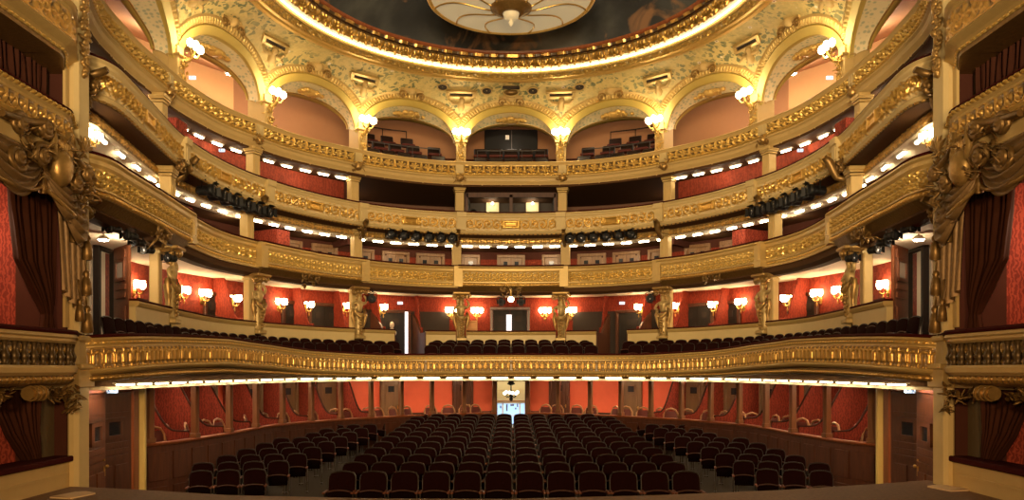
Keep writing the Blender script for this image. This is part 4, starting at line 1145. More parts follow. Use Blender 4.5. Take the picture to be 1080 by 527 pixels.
# the hanging chandelier dish
ZC = 9.70
root = thing('chandelier', 'large round chandelier dish of pale glass with gold ribs below the painted dome', 'chandelier', (0, RC, ZC))
mb = MB(); rows = []
for k in range(72):
    a = 2 * pi * k / 72; rows.append([(q * sin(a), RC + q * cos(a), ZC - .03 - .20 * (1 - ((q - .45) / 1.3)) ** 1.5 if q >= .45 else ZC - .23) for q in (.45, .7, 1.0, 1.3, 1.55, 1.75)])
mb.grid(rows, cu=True); obj('glass_dish', mb, M['lamp_glass'], root)
mb = MB(); mb.tube([(1.78 * sin(a), RC + 1.78 * cos(a), ZC) for a in [2 * pi * k / 72 for k in range(73)]], .06, 8); obj('rim', mb, M['gold_leaf'], root)
for k in range(12):
    a = 2 * pi * (k + .45) / 12
    pts = []
    for j in range(9):
        q = lerp(.42, 1.74, j / 8); aa = a + .22 * sin(pi * j / 8) * (1 if sin(a) > 0 else -1)
        zz = ZC - .05 - .20 * (1 - ((q - .45) / 1.3)) ** 1.5 if q >= .45 else ZC - .25
        pts.append((q * sin(aa), RC + q * cos(aa), zz))
    mb = MB(); mb.tube(pts, .018, 5); obj('rib', mb, M['brass'], root)
mb = MB(); mb.lathe([(.40, .0), (.46, -.05), (.44, -.10), (.30, -.13), (.28, -.18), (.20, -.20), (.18, -.12)], (0, RC, ZC - .17), 28); hub = obj('hub', mb, M['dark_gold'], root)
mb = MB(); mb.lathe([(.15, .02), (.18, -.03), (.16, -.10), (.12, -.14), (.08, -.15), (.01, -.16)], (0, RC, ZC - .33), 20); obj('glass_cup', mb, M['lamp_glass'], hub)
mb = MB(); mb.lathe([(.01, 0), (.05, -.05), (.055, -.09), (.03, -.13), (.005, -.15)], (0, RC, ZC - .48), 12); obj('pendant', mb, M['lamp_glass'], hub)
mb = MB(); mb.tube([(0, RC, ZC - .2), (0, RC, RZ + 1.7)], .05, 8); obj('stem', mb, M['dark_gold'], root)
# ------------------------------------------------------------------ proscenium side walls and stage boxes (built once per side)
class SideMB(MB):
    """mesh builder in left-side coordinates; mirrored for the right side"""
    pass
def fin(mb, sg):
    if sg > 0:
        mb.v = [(-x, y, z) for x, y, z in mb.v]; mb.f = [tuple(reversed(f)) for f in mb.f]
    return mb
WX = -6.25
def bulge(y, a=.34, y1=11.22): return WX + .05 + a * sstep(y1, 10.35, y)
class BoxPath:
    """plan line of a stage-box parapet, from the pillar towards the stage"""
    def __init__(s, a): s.a = a; s.S = 1.9
    def at(s, u, d=0.0):
        y = 11.26 - (u + s.S); e = .02
        x = bulge(y, s.a); dx = bulge(y - e, s.a) - bulge(y + e, s.a)
        m = sqrt(dx * dx + 4 * e * e); tx, ty = dx / m, -2 * e / m
        n = (ty, -tx)
        n = (-abs(n[0]), n[1] if n[0] < 0 else -n[1])
        # outward = away from the hall (towards -x)
        n = (ty, -tx) if ty < 0 else (-ty, tx)
        return x + n[0] * d, y + n[1] * d, (tx, ty), n
    def rz(s, u):
        t = s.at(u)[2]; return atan2(t[1], t[0])
    def frame(s, u, d=0.0, z0=0.0):
        x, y, t, n = s.at(u, d)
        return lambda a, b, c: (x + a * t[0] + b * n[0], y + a * t[1] + b * n[1], z0 + c)
def curtain(rows, xb, folds, amp, nu=90, nz=30, seed=0.0):
    """hanging cloth; rows [(z, y_left, y_right)] from the top down, folds along y"""
    mb = MB(); out = []
    for k in range(nz + 1):
        q = k / nz * (len(rows) - 1); i = min(int(q), len(rows) - 2); t = q - i; t = t * t * (3 - 2 * t)
        z, a, b = (lerp(rows[i][c], rows[i + 1][c], t) for c in range(3))
        row = []
        for j in range(nu + 1):
            v = j / nu
            y = lerp(a, b, v)
            f = amp * min(1, (b - a) / .7 + .35)
            row.append((xb + f * sin(2 * pi * folds * v + seed + .6 * sin(k * .12 + v * 5)) + .4 * f * sin(2 * pi * folds * 2.3 * v + k * .05 + seed), y, z))
        out.append(row)
    return mb.grid(out)
def swag(A, B, sag, out, drop, nf=5, nu=26, nv=22):
    mb = MB(); rows = []
    for i in range(nu + 1):
        t = i / nu; p = [lerp(A[c], B[c], t) for c in range(3)]; q = 4 * t * (1 - t)
        row = []
        for j in range(nv + 1):
            v = j / nv; w = v * drop * (.22 + .78 * q) + sag * q * v
            row.append((p[0] + out * q * (.3 + .7 * sin(pi * v * .75)) + .035 * sin(2 * pi * nf * v) * (.4 + q), p[1], p[2] - w))
        rows.append(row)
    return mb.grid(rows)
def tassel(mb, c, s=1.0):
    mb.lathe([(.01, .10), (.035, .08), (.05, .04), (.03, .01), (.05, -.02), (.065, -.10), (.075, -.24), (.05, -.26)], (0, 0, 0), 9)
    n = len(mb.v); k = 9 * 8
    for i in range(n - k, n): x, y, z = mb.v[i]; mb.v[i] = (c[0] + x * s, c[1] + y * s, c[2] + z * s)
def wrect(x0, x1, y0, y1, z0, z1):
    return ((x0 + x1) / 2, (y0 + y1) / 2, (z0 + z1) / 2), (abs(x1 - x0), abs(y1 - y0), abs(z1 - z0))
for sg in (-1, 1):
    S = SIDE[sg]
    YE = 11.04
    W = MB()
    for z0, z1 in ((-.35, .36), (1.40, 1.70), (4.2, 4.55), (5.9, 6.05)):
        W.box(*wrect(WX - .3, WX, 6.0, YE + .1, z0, z1))
    W.box(*wrect(WX - .3, WX, 6.0, 8.2, -.3, 12)); W.box(*wrect(WX - .3, WX, 6.0, YE + .1, 8.2, 12))
    W.box(*wrect(WX - .01, WX + .02, 6.0, YE - .02, .17, .20))
    struct('wall_' + S, fin(W, sg), M['cream_warm'])
    # the big pillar at the end of the wall
    r = thing('proscenium_pillar', 'tall cream pillar with gilt leaf drop beside the stage boxes, %s of the stage' % S, 'pillar', (sg * 6.3, 11.25, -.35))
    mb = MB(); mb.box(*wrect(-6.31, -6.14, YE + .03, 11.43, -.35, 12), bev=.05); obj('shaft', fin(mb, sg), M['cream_paint'], r)
    mb = MB()
    for a, b in ((.0, .05), (.075, .12)): mb.box(*wrect(WX - .02, WX + .02 - a * .2, YE - .10 + a, YE - .10 + b, 2.25, 4.3)); mb.box(*wrect(WX - .02, WX + .02 - a * .2, YE - .10 + a, YE - .10 + b, 5.1, 5.95)); mb.box(*wrect(WX - .02, WX + .02 - a * .2, YE - .10 + a, YE - .10 + b, 6.5, 9))
    obj('moulded_edge', fin(mb, sg), M['cream_warm'], r)
    mb = MB()
    for k in range(60):
        z = 7.6 - 1.75 * (k / 60); w = .10 * (1 if z > 6.2 else max(.2, (z - 5.8) / .4))
        mb.ell((-6.12, 11.24 + rnd.uniform(-1, 1) * w, z), (.03, .055, .06), 6, 4, 0, 0, rnd.uniform(-1, 1))
    obj('leaf_drop', fin(mb, sg), M['bronze_gold'], r)
    mb = MB()
    for k in range(5):
        a = .5 + k * .5; mb.tube([(-6.12, 11.20, 4.78), (-6.10, 11.20 + .15 * cos(a), 4.80 + .10 * sin(a)), (-6.11, 11.20 + .24 * cos(a), 4.78 + .22 * sin(a))], [.02, .035, .01], 6)
    lumps(mb, [(-6.12, 11.2, 4.7), (-6.12, 11.15, 4.6)], .03, .06, 10); obj('leaf_sprig', fin(mb, sg), M['bronze_gold'], r)
    mb = MB(); mb.box(*wrect(-6.75, -6.05, YE - .0, 11.47, 1.66, 1.74), bev=.02); mb.box(*wrect(-6.75, -6.09, YE - .0, 11.45, 1.40, 1.66), bev=.01); mb.box(*wrect(-6.75, -6.07, YE - .0, 11.46, 2.06, 2.14), bev=.02); obj('collar', fin(mb, sg), M['cream_warm'], r)
    mb = MB(); mb.box(*wrect(-9.2, -6.3, 11.43, 11.53, -1.2, 12)); struct('wall_return_' + S, fin(mb, sg), M['dark_wall'])
    # rooms of the boxes
    mb = MB()
    mb.box(*wrect(-8.35, -8.25, 6, 11.3, -.3, 9)); mb.box(*wrect(-8.3, -7.02, 11.10, 11.2, -.3, 9))
    struct('wall_stage_box_' + S, fin(mb, sg), M['damask_box'])
    mb = MB()
    for z0, z1 in ((.0, .1), (1.45, 1.60), (4.30, 4.45), (5.92, 6.02)): mb.box(*wrect(-8.3, -6.54, 6, 11.15, z0, z1))
    struct('floor_stage_box_' + S, fin(mb, sg), M['dark_wall'])
    mb = MB(); mb.box(*wrect(WX - .32, WX - .22, YE - .35, YE + .05, .4, 1.42)); mb.box(*wrect(WX - .4, WX - .3, YE - .2, YE + .05, 4.5, 6)); struct('trim_%d' % (3 if sg < 0 else 4), fin(mb, sg), M['bronze_wall'])
    mb = MB(); mb.box(*wrect(-7.02, -6.30, 11.08, 11.2, -.3, 9)); struct('wall_box_return_' + S, fin(mb, sg), M['dark_wall'])
    # ground box sill and curtain
    r = thing('box_sill', 'dark red wooden sill of the lowest stage box, %s of stage' % S, 'sill', (sg * 6.2, 8.6, .36))
    mb = MB(); mb.box(*wrect(WX - .32, WX + .06, 6.0, YE + .04, .36, .44), bev=.015); obj('board', fin(mb, sg), M['velvet_rail'], r)
    rows = [(1.45, 9.72, 10.75), (1.1, 9.80, 10.72), (.8, 10.0, 10.7), (.45, 10.35, 10.72), (.43, 10.4, 10.8)]
    mb = fin(curtain(rows, WX - .20, 8, .05), sg); tag(obj('stage_box_curtain', mb, M['curtain_cloth']), 'dark brown curtain gathered on the sill of the lowest stage box, %s' % S, 'curtain')
    # balustrade box
    BP = BoxPath(.34)
    r = thing('box_balustrade', 'bowed stage-box balustrade with dark balusters over gilt panels, %s of stage' % S, 'balustrade', (sg * 6.0, 9.4, 1.45))
    mb = MB(); sweep(mb, BP, -BP.S, BP.S, [(.3, 2.18), (-.05, 2.18), (-.07, 2.15), (-.05, 2.12), (.3, 2.12)], .06); obj('velvet_rail', fin(mb, sg), M['velvet_rail'], r)
    mb = MB(); sweep(mb, BP, -BP.S, BP.S, [(.3, 2.12), (-.04, 2.12), (-.06, 2.08), (-.02, 2.06), (-.02, 2.03), (.02, 2.0), (.3, 2.0)], .06); obj('upper_moulding', fin(mb, sg), M['cream_warm'], r)
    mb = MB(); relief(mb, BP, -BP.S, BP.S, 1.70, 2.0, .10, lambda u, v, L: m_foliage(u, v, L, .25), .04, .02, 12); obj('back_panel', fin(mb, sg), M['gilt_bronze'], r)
    mb = MB(); sweep(mb, BP, -BP.S, BP.S, [(.3, 1.71), (-.03, 1.71), (-.05, 1.68), (-.04, 1.62), (.02, 1.58), (.3, 1.58)], .06); obj('base_moulding', fin(mb, sg), M['cream_warm'], r)
    mb = MB(); relief(mb, BP, -BP.S, BP.S, 1.48, 1.58, .05, lambda u, v, L: m_leafband(u, v, L, .11), .06, .02, 8); obj('leaf_torus', fin(mb, sg), M['gilt_dark'], r)
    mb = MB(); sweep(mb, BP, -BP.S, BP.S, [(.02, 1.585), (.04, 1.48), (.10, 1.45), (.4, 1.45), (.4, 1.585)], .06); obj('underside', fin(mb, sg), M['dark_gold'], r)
    for k in range(15):
        u = -BP.S + .30 + k * .188
        x, y, t, n = BP.at(u, .02)
        mb = MB(); mb.lathe([(.045, 0), (.045, .03), (.03, .05), (.05, .09), (.058, .13), (.04, .17), (.03, .20), (.03, .26), (.042, .28), (.042, .30)], (x, y, 1.70), 9); obj('baluster', fin(mb, sg), M['baluster_dark'], r)
    # console under the balustrade
    r = thing('scroll_console', 'large gilt scroll console under the bowed balustrade, %s of stage' % S, 'console', (sg * 6.1, 10.0, 1.3))
    mb = MB()
    yc = 9.75
    mb.tube([(-5.93, yc - .16, 1.36), (-5.93, yc + .16, 1.36)], .085, 12)
    for dz in (-.1, 0, .1): mb.tube([(-5.92, yc + dz - .012, 1.36), (-5.92, yc + dz + .012, 1.36)], .1, 12)
    obj('scroll', fin(mb, sg), M['bronze_gold'], r)
    mb = MB(); lumps(mb, [(-6.05, yc + d, 1.38 - abs(d) * .1) for d in (-1.2, -1, -.8, -.6, -.45, -.3, .3, .45, .6, .8)], .035, .07, 90)
    lumps(mb, [(-6.05, 10.85 + rnd.uniform(-.1, .1), z) for z in (1.36, 1.28, 1.2, 1.12)], .03, .055, 26); obj('leaves', fin(mb, sg), M['dark_gold'], r)
    # great box: curtains
    rows = [(4.25, 9.95, 11.0), (3.7, 10.0, 11.02), (3.1, 10.12, 11.0), (2.55, 10.62, 10.95), (2.42, 10.72, 10.92), (2.15, 10.66, 10.98)]
    mb = fin(curtain(rows, WX - .16, 8, .06), sg); tag(obj('stage_box_curtain', mb, M['curtain_cloth']), 'long dark curtain tied back in the great stage box, beside the pillar, %s' % S, 'curtain')
    rows = [(4.25, 8.3, 9.72), (3.6, 8.3, 9.66), (2.9, 8.3, 9.45), (2.5, 8.3, 8.7), (2.15, 8.3, 8.6)]
    mb = fin(curtain(rows, WX - .16, 9, .06, seed=1.0), sg); tag(obj('stage_box_curtain', mb, M['curtain_cloth']), 'dark curtain at the stage end of the great box, %s' % S, 'curtain')
    # parapet with coils
    BD = BoxPath(.30)
    r = thing('box_parapet', 'bowed gilt parapet with coil frieze above the great stage box, %s' % S, 'parapet', (sg * 6.0, 9.4, 4.4))
    mb = MB(); sweep(mb, BD, -BD.S, BD.S, [(.3, 5.13), (-.03, 5.13), (-.03, 5.11), (.3, 5.11)], .06); obj('velvet_rail', fin(mb, sg), M['velvet_rail'], r)
    mb = MB(); relief(mb, BD, -BD.S, BD.S, 5.055, 5.11, .0, m_beads, .05, .015, 6); obj('bead_moulding', fin(mb, sg), M['gilt_gold'], r)
    mb = MB(); sweep(mb, BD, -BD.S, BD.S, [(.3, 5.06), (.0, 5.06), (.03, 5.02), (.02, 4.98), (.04, 4.97), (.3, 4.97)], .06); obj('upper_moulding', fin(mb, sg), M['gold_moulding'], r)
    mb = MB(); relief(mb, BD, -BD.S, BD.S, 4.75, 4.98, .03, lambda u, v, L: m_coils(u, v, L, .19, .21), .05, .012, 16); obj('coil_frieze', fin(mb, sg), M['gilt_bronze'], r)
    mb = MB(); sweep(mb, BD, -BD.S, BD.S, [(.3, 4.76), (.0, 4.76), (-.03, 4.73), (.0, 4.70), (.3, 4.70)], .06); obj('fillet', fin(mb, sg), M['gold_leaf'], r)
    mb = MB(); relief(mb, BD, -BD.S, BD.S, 4.57, 4.71, .02, lambda u, v, L: m_leafband(u, v, L, .09), .07, .018, 9); obj('leaf_torus', fin(mb, sg), M['gilt_dark'], r)
    mb = MB(); sweep(mb, BD, -BD.S, BD.S, [(.3, 4.58), (.03, 4.58), (.02, 4.55), (.06, 4.42), (.03, 4.39), (.3, 4.37)], .06); obj('lower_band', fin(mb, sg), M['cream_warm'], r)
    # canopy: cloth swags, lyre, scrolls, hanging tails
    r = thing('carved_lyre', 'carved gilt lyre and scrolls at the middle of the box canopy, %s of stage' % S, 'carving', (sg * 5.85, 10.15, 4.3))
    fr = lambda a, b, c: (-5.82 + b, 10.12 + a, 4.28 + c)
    mb = MB(); mb.ell(fr(0, .0, -.02), (.13, .19, .24), 12, 8)
    for s in (-1, 1): mb.tube([fr(s * .14, 0, .05), fr(s * .18, 0, .2), fr(s * .13, 0, .32), fr(s * .17, 0, .46), fr(s * .24, 0, .50)], [.06, .05, .04, .045, .02], 8)
    mb.tube([fr(-.16, 0, .38), fr(.16, 0, .38)], .025, 6); mb.box(fr(0, .0, .22), (.05, .20, .22))
    for k in range(5): mb.tube([fr(-.08 + .04 * k, .04, .10), fr(-.08 + .04 * k, .04, .38)], .007, 4)
    obj('lyre', fin(mb, sg), M['bronze_gold'], r)
    for a, c, R, h in ((-.42, .02, .17, 1), (.33, -.12, .13, -1), (-.85, .28, .15, 1), (-.9, -.12, .17, -1), (.62, .05, .12, 1), (-.36, .40, .13, -1)):
        mb = MB(); spiral(mb, (a, .0, c), R, fr, 1.6, .05, h); mb.lathe([(.09, 0), (.10, .02), (.07, .04), (.05, .03), (.03, .06), (.005, .07)], (0, 0, 0), 12)
        n0 = len(mb.v) - 72
        for i_ in range(n0, len(mb.v)): x, y, z = mb.v[i_]; mb.v[i_] = fr(a + x, .03 + z, c + y)
        obj('scroll', fin(mb, sg), M['dark_gold'], r)
    mb = MB(); mb.tube([fr(-.36, .02, .45), fr(-.7, .02, .36), fr(-1.2, .02, .30)], [.04, .05, .04], 7); obj('stem', fin(mb, sg), M['dark_gold'], r)
    mb = MB(); mb.tube([fr(.2, 0, .3), fr(.45, 0, .15), fr(.75, .0, .1)], [.03, .045, .03], 7); obj('stem', fin(mb, sg), M['dark_gold'], r)
    mb = MB(); lumps(mb, [fr(rnd.uniform(-.9, .75), .02, rnd.uniform(-.25, .35)) for _ in range(40)], .03, .06, 70); lumps(mb, [fr(.62, 0, -.05 - .1 * k) for k in range(4)], .04, .07, 24); obj('leaves', fin(mb, sg), M['dark_gold'], r)
    r = thing('box_canopy', 'heavy dark gilt cloth canopy in swags over the great stage box, %s of stage' % S, 'canopy', (sg * 5.95, 10.0, 4.2))
    for A, B, sag, dr in (((-6.0, 8.6, 4.45), (-5.95, 9.9, 4.32), .16, .50), ((-5.93, 9.92, 4.22), (-6.0, 10.72, 4.12), .12, .46), ((-5.95, 10.30, 4.0), (-6.02, 11.0, 3.98), .05, .62)):
        obj('swag', fin(swag(A, B, sag, .16, dr), sg), M['curtain_gilt'], r)
    mb = MB(); rows = []
    for k in range(31):
        t = k / 30; z = lerp(4.05, 2.55, t); a, b = lerp(10.34, 10.48, t), lerp(11.06, 11.05, t)
        rows.append([(-6.02 + .05 * sin(2 * pi * 4.5 * j / 40 + .4 * sin(t * 3)), lerp(a, b, j / 40), z - .28 * (j / 40 if t > .0 else 0) * 0 - .35 * t * (j / 40 - .5)) for j in range(41)])
    mb.grid(rows); obj('hanging_tail', fin(mb, sg), M['curtain_gilt'], r)
    for A, B, s_, d_ in (((-6.0, 8.6, 4.0), (-5.95, 9.9, 3.98), .3, 0), ((-5.9, 9.92, 3.95), (-5.98, 10.7, 3.75), .22, 0)):
        mb = MB(); pts = [(lerp(A[0], B[0], t) + .14 * 4 * t * (1 - t), lerp(A[1], B[1], t), lerp(A[2], B[2], t) - s_ * 4 * t * (1 - t) * .55) for t in [q / 14 for q in range(15)]]
        mb.tube(pts, .03, 6); obj('fringe', fin(mb, sg), M['bronze_gold'], r)
    for y, z, s_ in ((10.66, 3.62, .9), (10.86, 3.75, .9), (10.98, 3.45, 1.0), (10.96, 2.95, 1.0), (10.80, 2.55, .9), (10.98, 2.45, 1.1), (9.95, 4.10, .8)):
        mb = MB(); tassel(mb, (-5.95, y, z), s_); mb.tube([(-5.95, y, z + .08), (-5.98, y, z + .35)], .012, 5); obj('tassel', fin(mb, sg), M['dark_gold'], r)
    for yb, zb, sc_k, nm in ((11.75, 5.92, 1.0, 'scrollwork'), (11.62, 4.0, .8, 'golden')):
        r = thing('scroll_bracket', 'gilt volute bracket against the stage pillar under the %s balcony, %s' % (nm, S), 'bracket', (sg * 6.3, yb, zb))
        frb = lambda a, b, c: (-6.28 + a * sc_k, yb + b, zb + c * sc_k)
        mb = MB(); spiral(mb, (.0, 0, 0), .15, frb, 1.5, .05, 1, pi / 2); obj('volute', fin(mb, sg), M['dark_gold'], r)
        mb = MB(); mb.tube([frb(-.05, 0, .16), frb(.12, 0, .2), frb(.22, 0, .24)], [.05, .06, .05], 7); mb.tube([frb(-.12, 0, .0), frb(-.08, 0, -.25), frb(-.13, 0, -.5)], [.05, .07, .03], 7)
        lumps(mb, [frb(-.08, -.03, z) for z in (-.15, -.25, -.35)], .03, .06, 14); obj('acanthus', fin(mb, sg), M['dark_gold'], r)
    # uppermost parapet in view
    BF = BoxPath(.34)
    r = thing('box_parapet', 'bowed gilt parapet with leaf frieze high above the stage, %s side' % S, 'parapet', (sg * 6.0, 9.4, 5.8))
    mb = MB(); sweep(mb, BF, -BF.S, BF.S, [(.3, 6.56), (-.02, 6.56), (-.05, 6.53), (-.02, 6.50), (.01, 6.48), (-.0, 6.46), (.03, 6.43), (.3, 6.43)], .06); obj('handrail', fin(mb, sg), M['gold_moulding'], r)
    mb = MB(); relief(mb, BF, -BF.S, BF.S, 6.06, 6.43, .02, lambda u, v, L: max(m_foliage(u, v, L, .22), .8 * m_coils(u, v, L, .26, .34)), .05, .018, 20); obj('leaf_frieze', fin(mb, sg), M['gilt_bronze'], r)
    mb = MB(); sweep(mb, BF, -BF.S, BF.S, [(.3, 6.06), (-.02, 6.06), (-.04, 6.03), (.0, 6.0), (.06, 5.96), (.10, 5.92), (.3, 5.92)], .06); obj('lower_moulding', fin(mb, sg), M['gold_moulding'], r)
    mb = MB(); relief(mb, BF, -BF.S, BF.S, 5.89, 5.93, .10, m_beads, .03, .018, 4); obj('bead_moulding', fin(mb, sg), M['gilt_gold'], r)
    mb = MB(); sweep(mb, BF, -BF.S, BF.S, [(.11, 5.90), (.12, 5.84), (.18, 5.84), (.6, 5.84), (.6, 5.90)], .06); obj('underside', fin(mb, sg), M['dark_gold'], r)
    rows = [(5.95, 9.75, 10.85), (5.5, 9.8, 10.85), (5.05, 9.9, 10.85)]
    mb = fin(curtain(rows, WX - .25, 9, .05, seed=2.0), sg); tag(obj('stage_box_curtain', mb, M['curtain_cloth']), 'dark curtain in the box between the two gilt parapets, %s' % S, 'curtain')

    # panelled doors beside the stage, and the end post of the stall boxes
    A, B = (-6.72, 12.30), (-7.24, 15.15)
    Ld = sqrt((B[0] - A[0]) ** 2 + (B[1] - A[1]) ** 2); tx, ty = (B[0] - A[0]) / Ld, (B[1] - A[1]) / Ld
    rzd = atan2(ty, tx)
    def dq(a, b, z): return (A[0] + a * tx - b * ty, A[1] + a * ty + b * tx, z)     # b outward (away from the hall)
    DOORN[0] += 1
    r = bpy.data.objects.new('door_%d' % DOORN[0], None); COL.objects.link(r); r.location = (sg * A[0], A[1], -1.1)
    tag(r, 'panelled mahogany double door under exit sign beside the stage, %s, one leaf ajar' % S, 'door', kind='structure')
    mb = MB(); mb.box(dq(Ld / 2, 0, 1.33), (Ld, .12, .14), rzd, bev=.02); mb.box(dq(2.62, 0, .1), (.30, .14, 2.4), rzd, bev=.02); mb.box(dq(2.38, -.03, .1), (.12, .12, 2.4), rzd, bev=.03); obj('frame', fin(mb, sg), M['mahogany_red'], r)
    def leafmesh(L0, ang, w, mat, nm, back=False):
        def q(a, b, z):
            return dq(L0 + a * cos(ang) - b * sin(ang), a * sin(ang) + b * cos(ang), z)
        def qb(mb, a0, a1, b0, b1, z0, z1):
            if back: b0, b1 = .06 - b1, .06 - b0
            vs = [q(a, b, z) for z in (z0, z1) for a, b in ((a0, b0), (a1, b0), (a1, b1), (a0, b1))]
            mb.add(vs, [(3, 2, 1, 0), (4, 5, 6, 7), (0, 1, 5, 4), (1, 2, 6, 5), (2, 3, 7, 6), (3, 0, 4, 7)])
        mb = MB(); qb(mb, 0, w, 0, .06, -1.1, 1.25)
        zs = [(.86, 1.14), (-.02, .08), (-.16, -.06)]
        qb(mb, .14 * w, .86 * w, -.02, 0, .92, 1.18); qb(mb, .10 * w, .90 * w, -.03, 0, .84, .89)
        for z0, z1 in ((.27, .35), (.15, .23), (.03, .11)): qb(mb, .10 * w, .90 * w, -.03, 0, z0, z1)
        for a0, a1 in ((.12, .46), (.54, .88)): qb(mb, a0 * w, a1 * w, -.025, 0, -1.0, -.06)
        # frame of the small square pane
        for a0, a1, z0, z1 in ((.20, .80, .72, .79), (.20, .80, .41, .48), (.20, .33, .41, .79), (.67, .80, .41, .79)): qb(mb, a0 * w, a1 * w, -.05, 0, z0, z1)
        lf = obj('leaf', fin(mb, sg), M[mat], r)
        mb = MB(); qb(mb, .33 * w, .67 * w, -.02, .0, .48, .72); obj('window', fin(mb, sg), M['glass_dark'], lf)
        mb = MB(); e = w * .93; qb(mb, e - .03, e + .03, -.012, 0, -.15, .15); p = q(e, .11 if back else -.05, 0.02); mb.ell(p, (.03, .03, .03), 8, 6); obj('handle', fin(mb, sg), M['brass'], lf)
    leafmesh(.02, 0.0, 1.02, 'mahogany', 'leaf')
    leafmesh(2.32, pi - .28, 1.12, 'mahogany_dark', 'leaf', True)
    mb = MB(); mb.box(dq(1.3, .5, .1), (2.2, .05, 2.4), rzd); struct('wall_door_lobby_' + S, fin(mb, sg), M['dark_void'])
    r = thing('end_post', 'slim yellow painted post between the exit doors and the stall boxes, %s' % S, 'post', (sg * B[0], B[1], -1.1))
    mb = MB(); mb.box(dq(Ld + .02, -.08, .15), (.13, .14, 2.5), rzd, bev=.02); obj('shaft', fin(mb, sg), M['cream_bright'], r)
    mb = MB(); mb.box(dq(Ld + .02, -.08, -1.0), (.18, .19, .2), rzd, bev=.02); obj('base', fin(mb, sg), M['cream_bright'], r)
    # illuminated exit sign above the doors
    r = thing('exit_sign', 'small lit blue-white exit sign with running figure above stage-side doors, %s' % S, 'sign', (sg * (dq(1.1, 0, 0)[0] + .25), dq(1.1, 0, 0)[1], 1.27))
    p = (dq(.72, 0, 0)[0] + .22, dq(.72, 0, 0)[1], 1.315)
    mb = MB(); mb.box(p, (.17, .06, .10), .0, bev=.01); obj('light_box', fin(mb, sg), M['sign_light'], r)
    mb = MB(); mb.box((p[0], p[1], p[2] + .075), (.06, .05, .05)); obj('bracket', fin(mb, sg), M['black_metal'], r)
    mb = MB(); q = lambda a, c: (p[0] + a, p[1] - .034, p[2] + c)
    mb.ell(q(-.035, .035), (.012, .004, .012), 8, 4); mb.tube([q(-.04, .02), q(-.045, -.008)], .009, 5)
    mb.tube([q(-.045, -.008), q(-.02, -.02), q(-.025, -.045)], .006, 5); mb.tube([q(-.045, -.008), q(-.06, -.03), q(-.08, -.03)], .006, 5); mb.tube([q(-.04, .015), q(-.015, .005)], .005, 5)
    mb.box(q(.05, 0), (.05, .004, .014)); obj('pictogram', fin(mb, sg), M['sign_blue'], r)
# ------------------------------------------------------------------ stall boxes on the ground floor
GZ = .18
mb_r = thing('stalls_parapet', 'curved panelled mahogany parapet around the stalls', 'parapet', (0, 27, -1.0))
uo0, uo1 = GR.px(523.5), GR.px(556)
for a, b in ((-GR.S, uo0), (uo1, GR.S)):
    mb = MB(); sweep(mb, GR, a, b, [(-.06, GZ), (-.08, GZ - .02), (-.06, GZ - .05), (-.02, GZ - .07), (.08, GZ - .07), (.08, GZ)], .12); obj('rail', mb, M['mahogany_red'], mb_r)
    n = int(round(abs(b - a) / .62))
    for i in range(n):
        s0, s1 = lerp(a, b, i / n), lerp(a, b, (i + 1) / n)
        mb = MB(); sweep(mb, GR, s0, s1, [(.0, GZ - .07), (.0, -1.15), (.08, -1.15), (.08, GZ - .07)], .2)
        for z0, z1 in ((-.62, -.02), (-1.02, -.72)):
            sweep(mb, GR, s0 + .09, s1 - .09, [(.01, z0), (-.02, z0 + .02), (-.02, z1 - .02), (.01, z1)], .2)
        obj('panel', mb, M['parapet_wood'], mb_r)
PXP = [206, 242, 270, 298, 328, 359.5, 391.5, 423, 455.5, 489.5, 521]
posts = [-GR.S + .12] + [GR.px(p) for p in PXP]
ord_ = lambda i: NTH[12 - i]
for sg in (-1, 1):
    for i, u in enumerate(posts):
        u = u * (1 if sg < 0 else -1); fr = GR.frame(u, .0); rz = GR.rz(u)
        r = thing('box_post', 'slim wooden post on the stalls parapet, %s from foyer door, %s' % (NTH[12 - i], SIDE[sg]), 'post', fr(0, 0, GZ))
        w = .13 if i else .18
        mb = MB(); mb.box(fr(0, 0, (GZ + 1.5) / 2), (w, .13, 1.5 - GZ), rz, bev=.012); mb.box(fr(0, -.07, (GZ + 1.44) / 2), (w * .5, .02, 1.05), rz); obj('shaft', mb, M['post_wood'], r)
        mb = MB(); mb.box(fr(0, 0, GZ + .05), (w + .04, .17, .10), rz, bev=.01); mb.box(fr(0, 0, 1.44), (w + .04, .17, .07), rz, bev=.01); obj('block', mb, M['post_wood'], r)
mb = MB()
for a, b in ((-GR.S, uo0), (uo1, GR.S)): sweep(mb, GR, a, b, [(-.07, 1.40), (-.07, 1.50), (.07, 1.50), (.07, 1.40)], .2)
tag(obj('box_lintel', mb, M['mahogany_red']), 'long curved wooden lintel over the stall box openings', 'lintel')
mb = MB(); sweep(mb, GR, -GR.S, GR.S, [(.08, -.58), (GBACK, -.55), (GBACK, -.65), (.08, -.68)], .25); struct('floor_stall_boxes', mb, M['carpet_red'])
mb = MB(); sweep(mb, GR, -GR.S, ud, [(GBACK - .03, -.75), (GBACK - .03, .12), (GBACK, .12), (GBACK, -.75)], .25); sweep(mb, GR, ue, GR.S, [(GBACK - .03, -.75), (GBACK - .03, .12), (GBACK, .12), (GBACK, -.75)], .25); struct('baseboard_back', mb, M['mahogany_dark'])
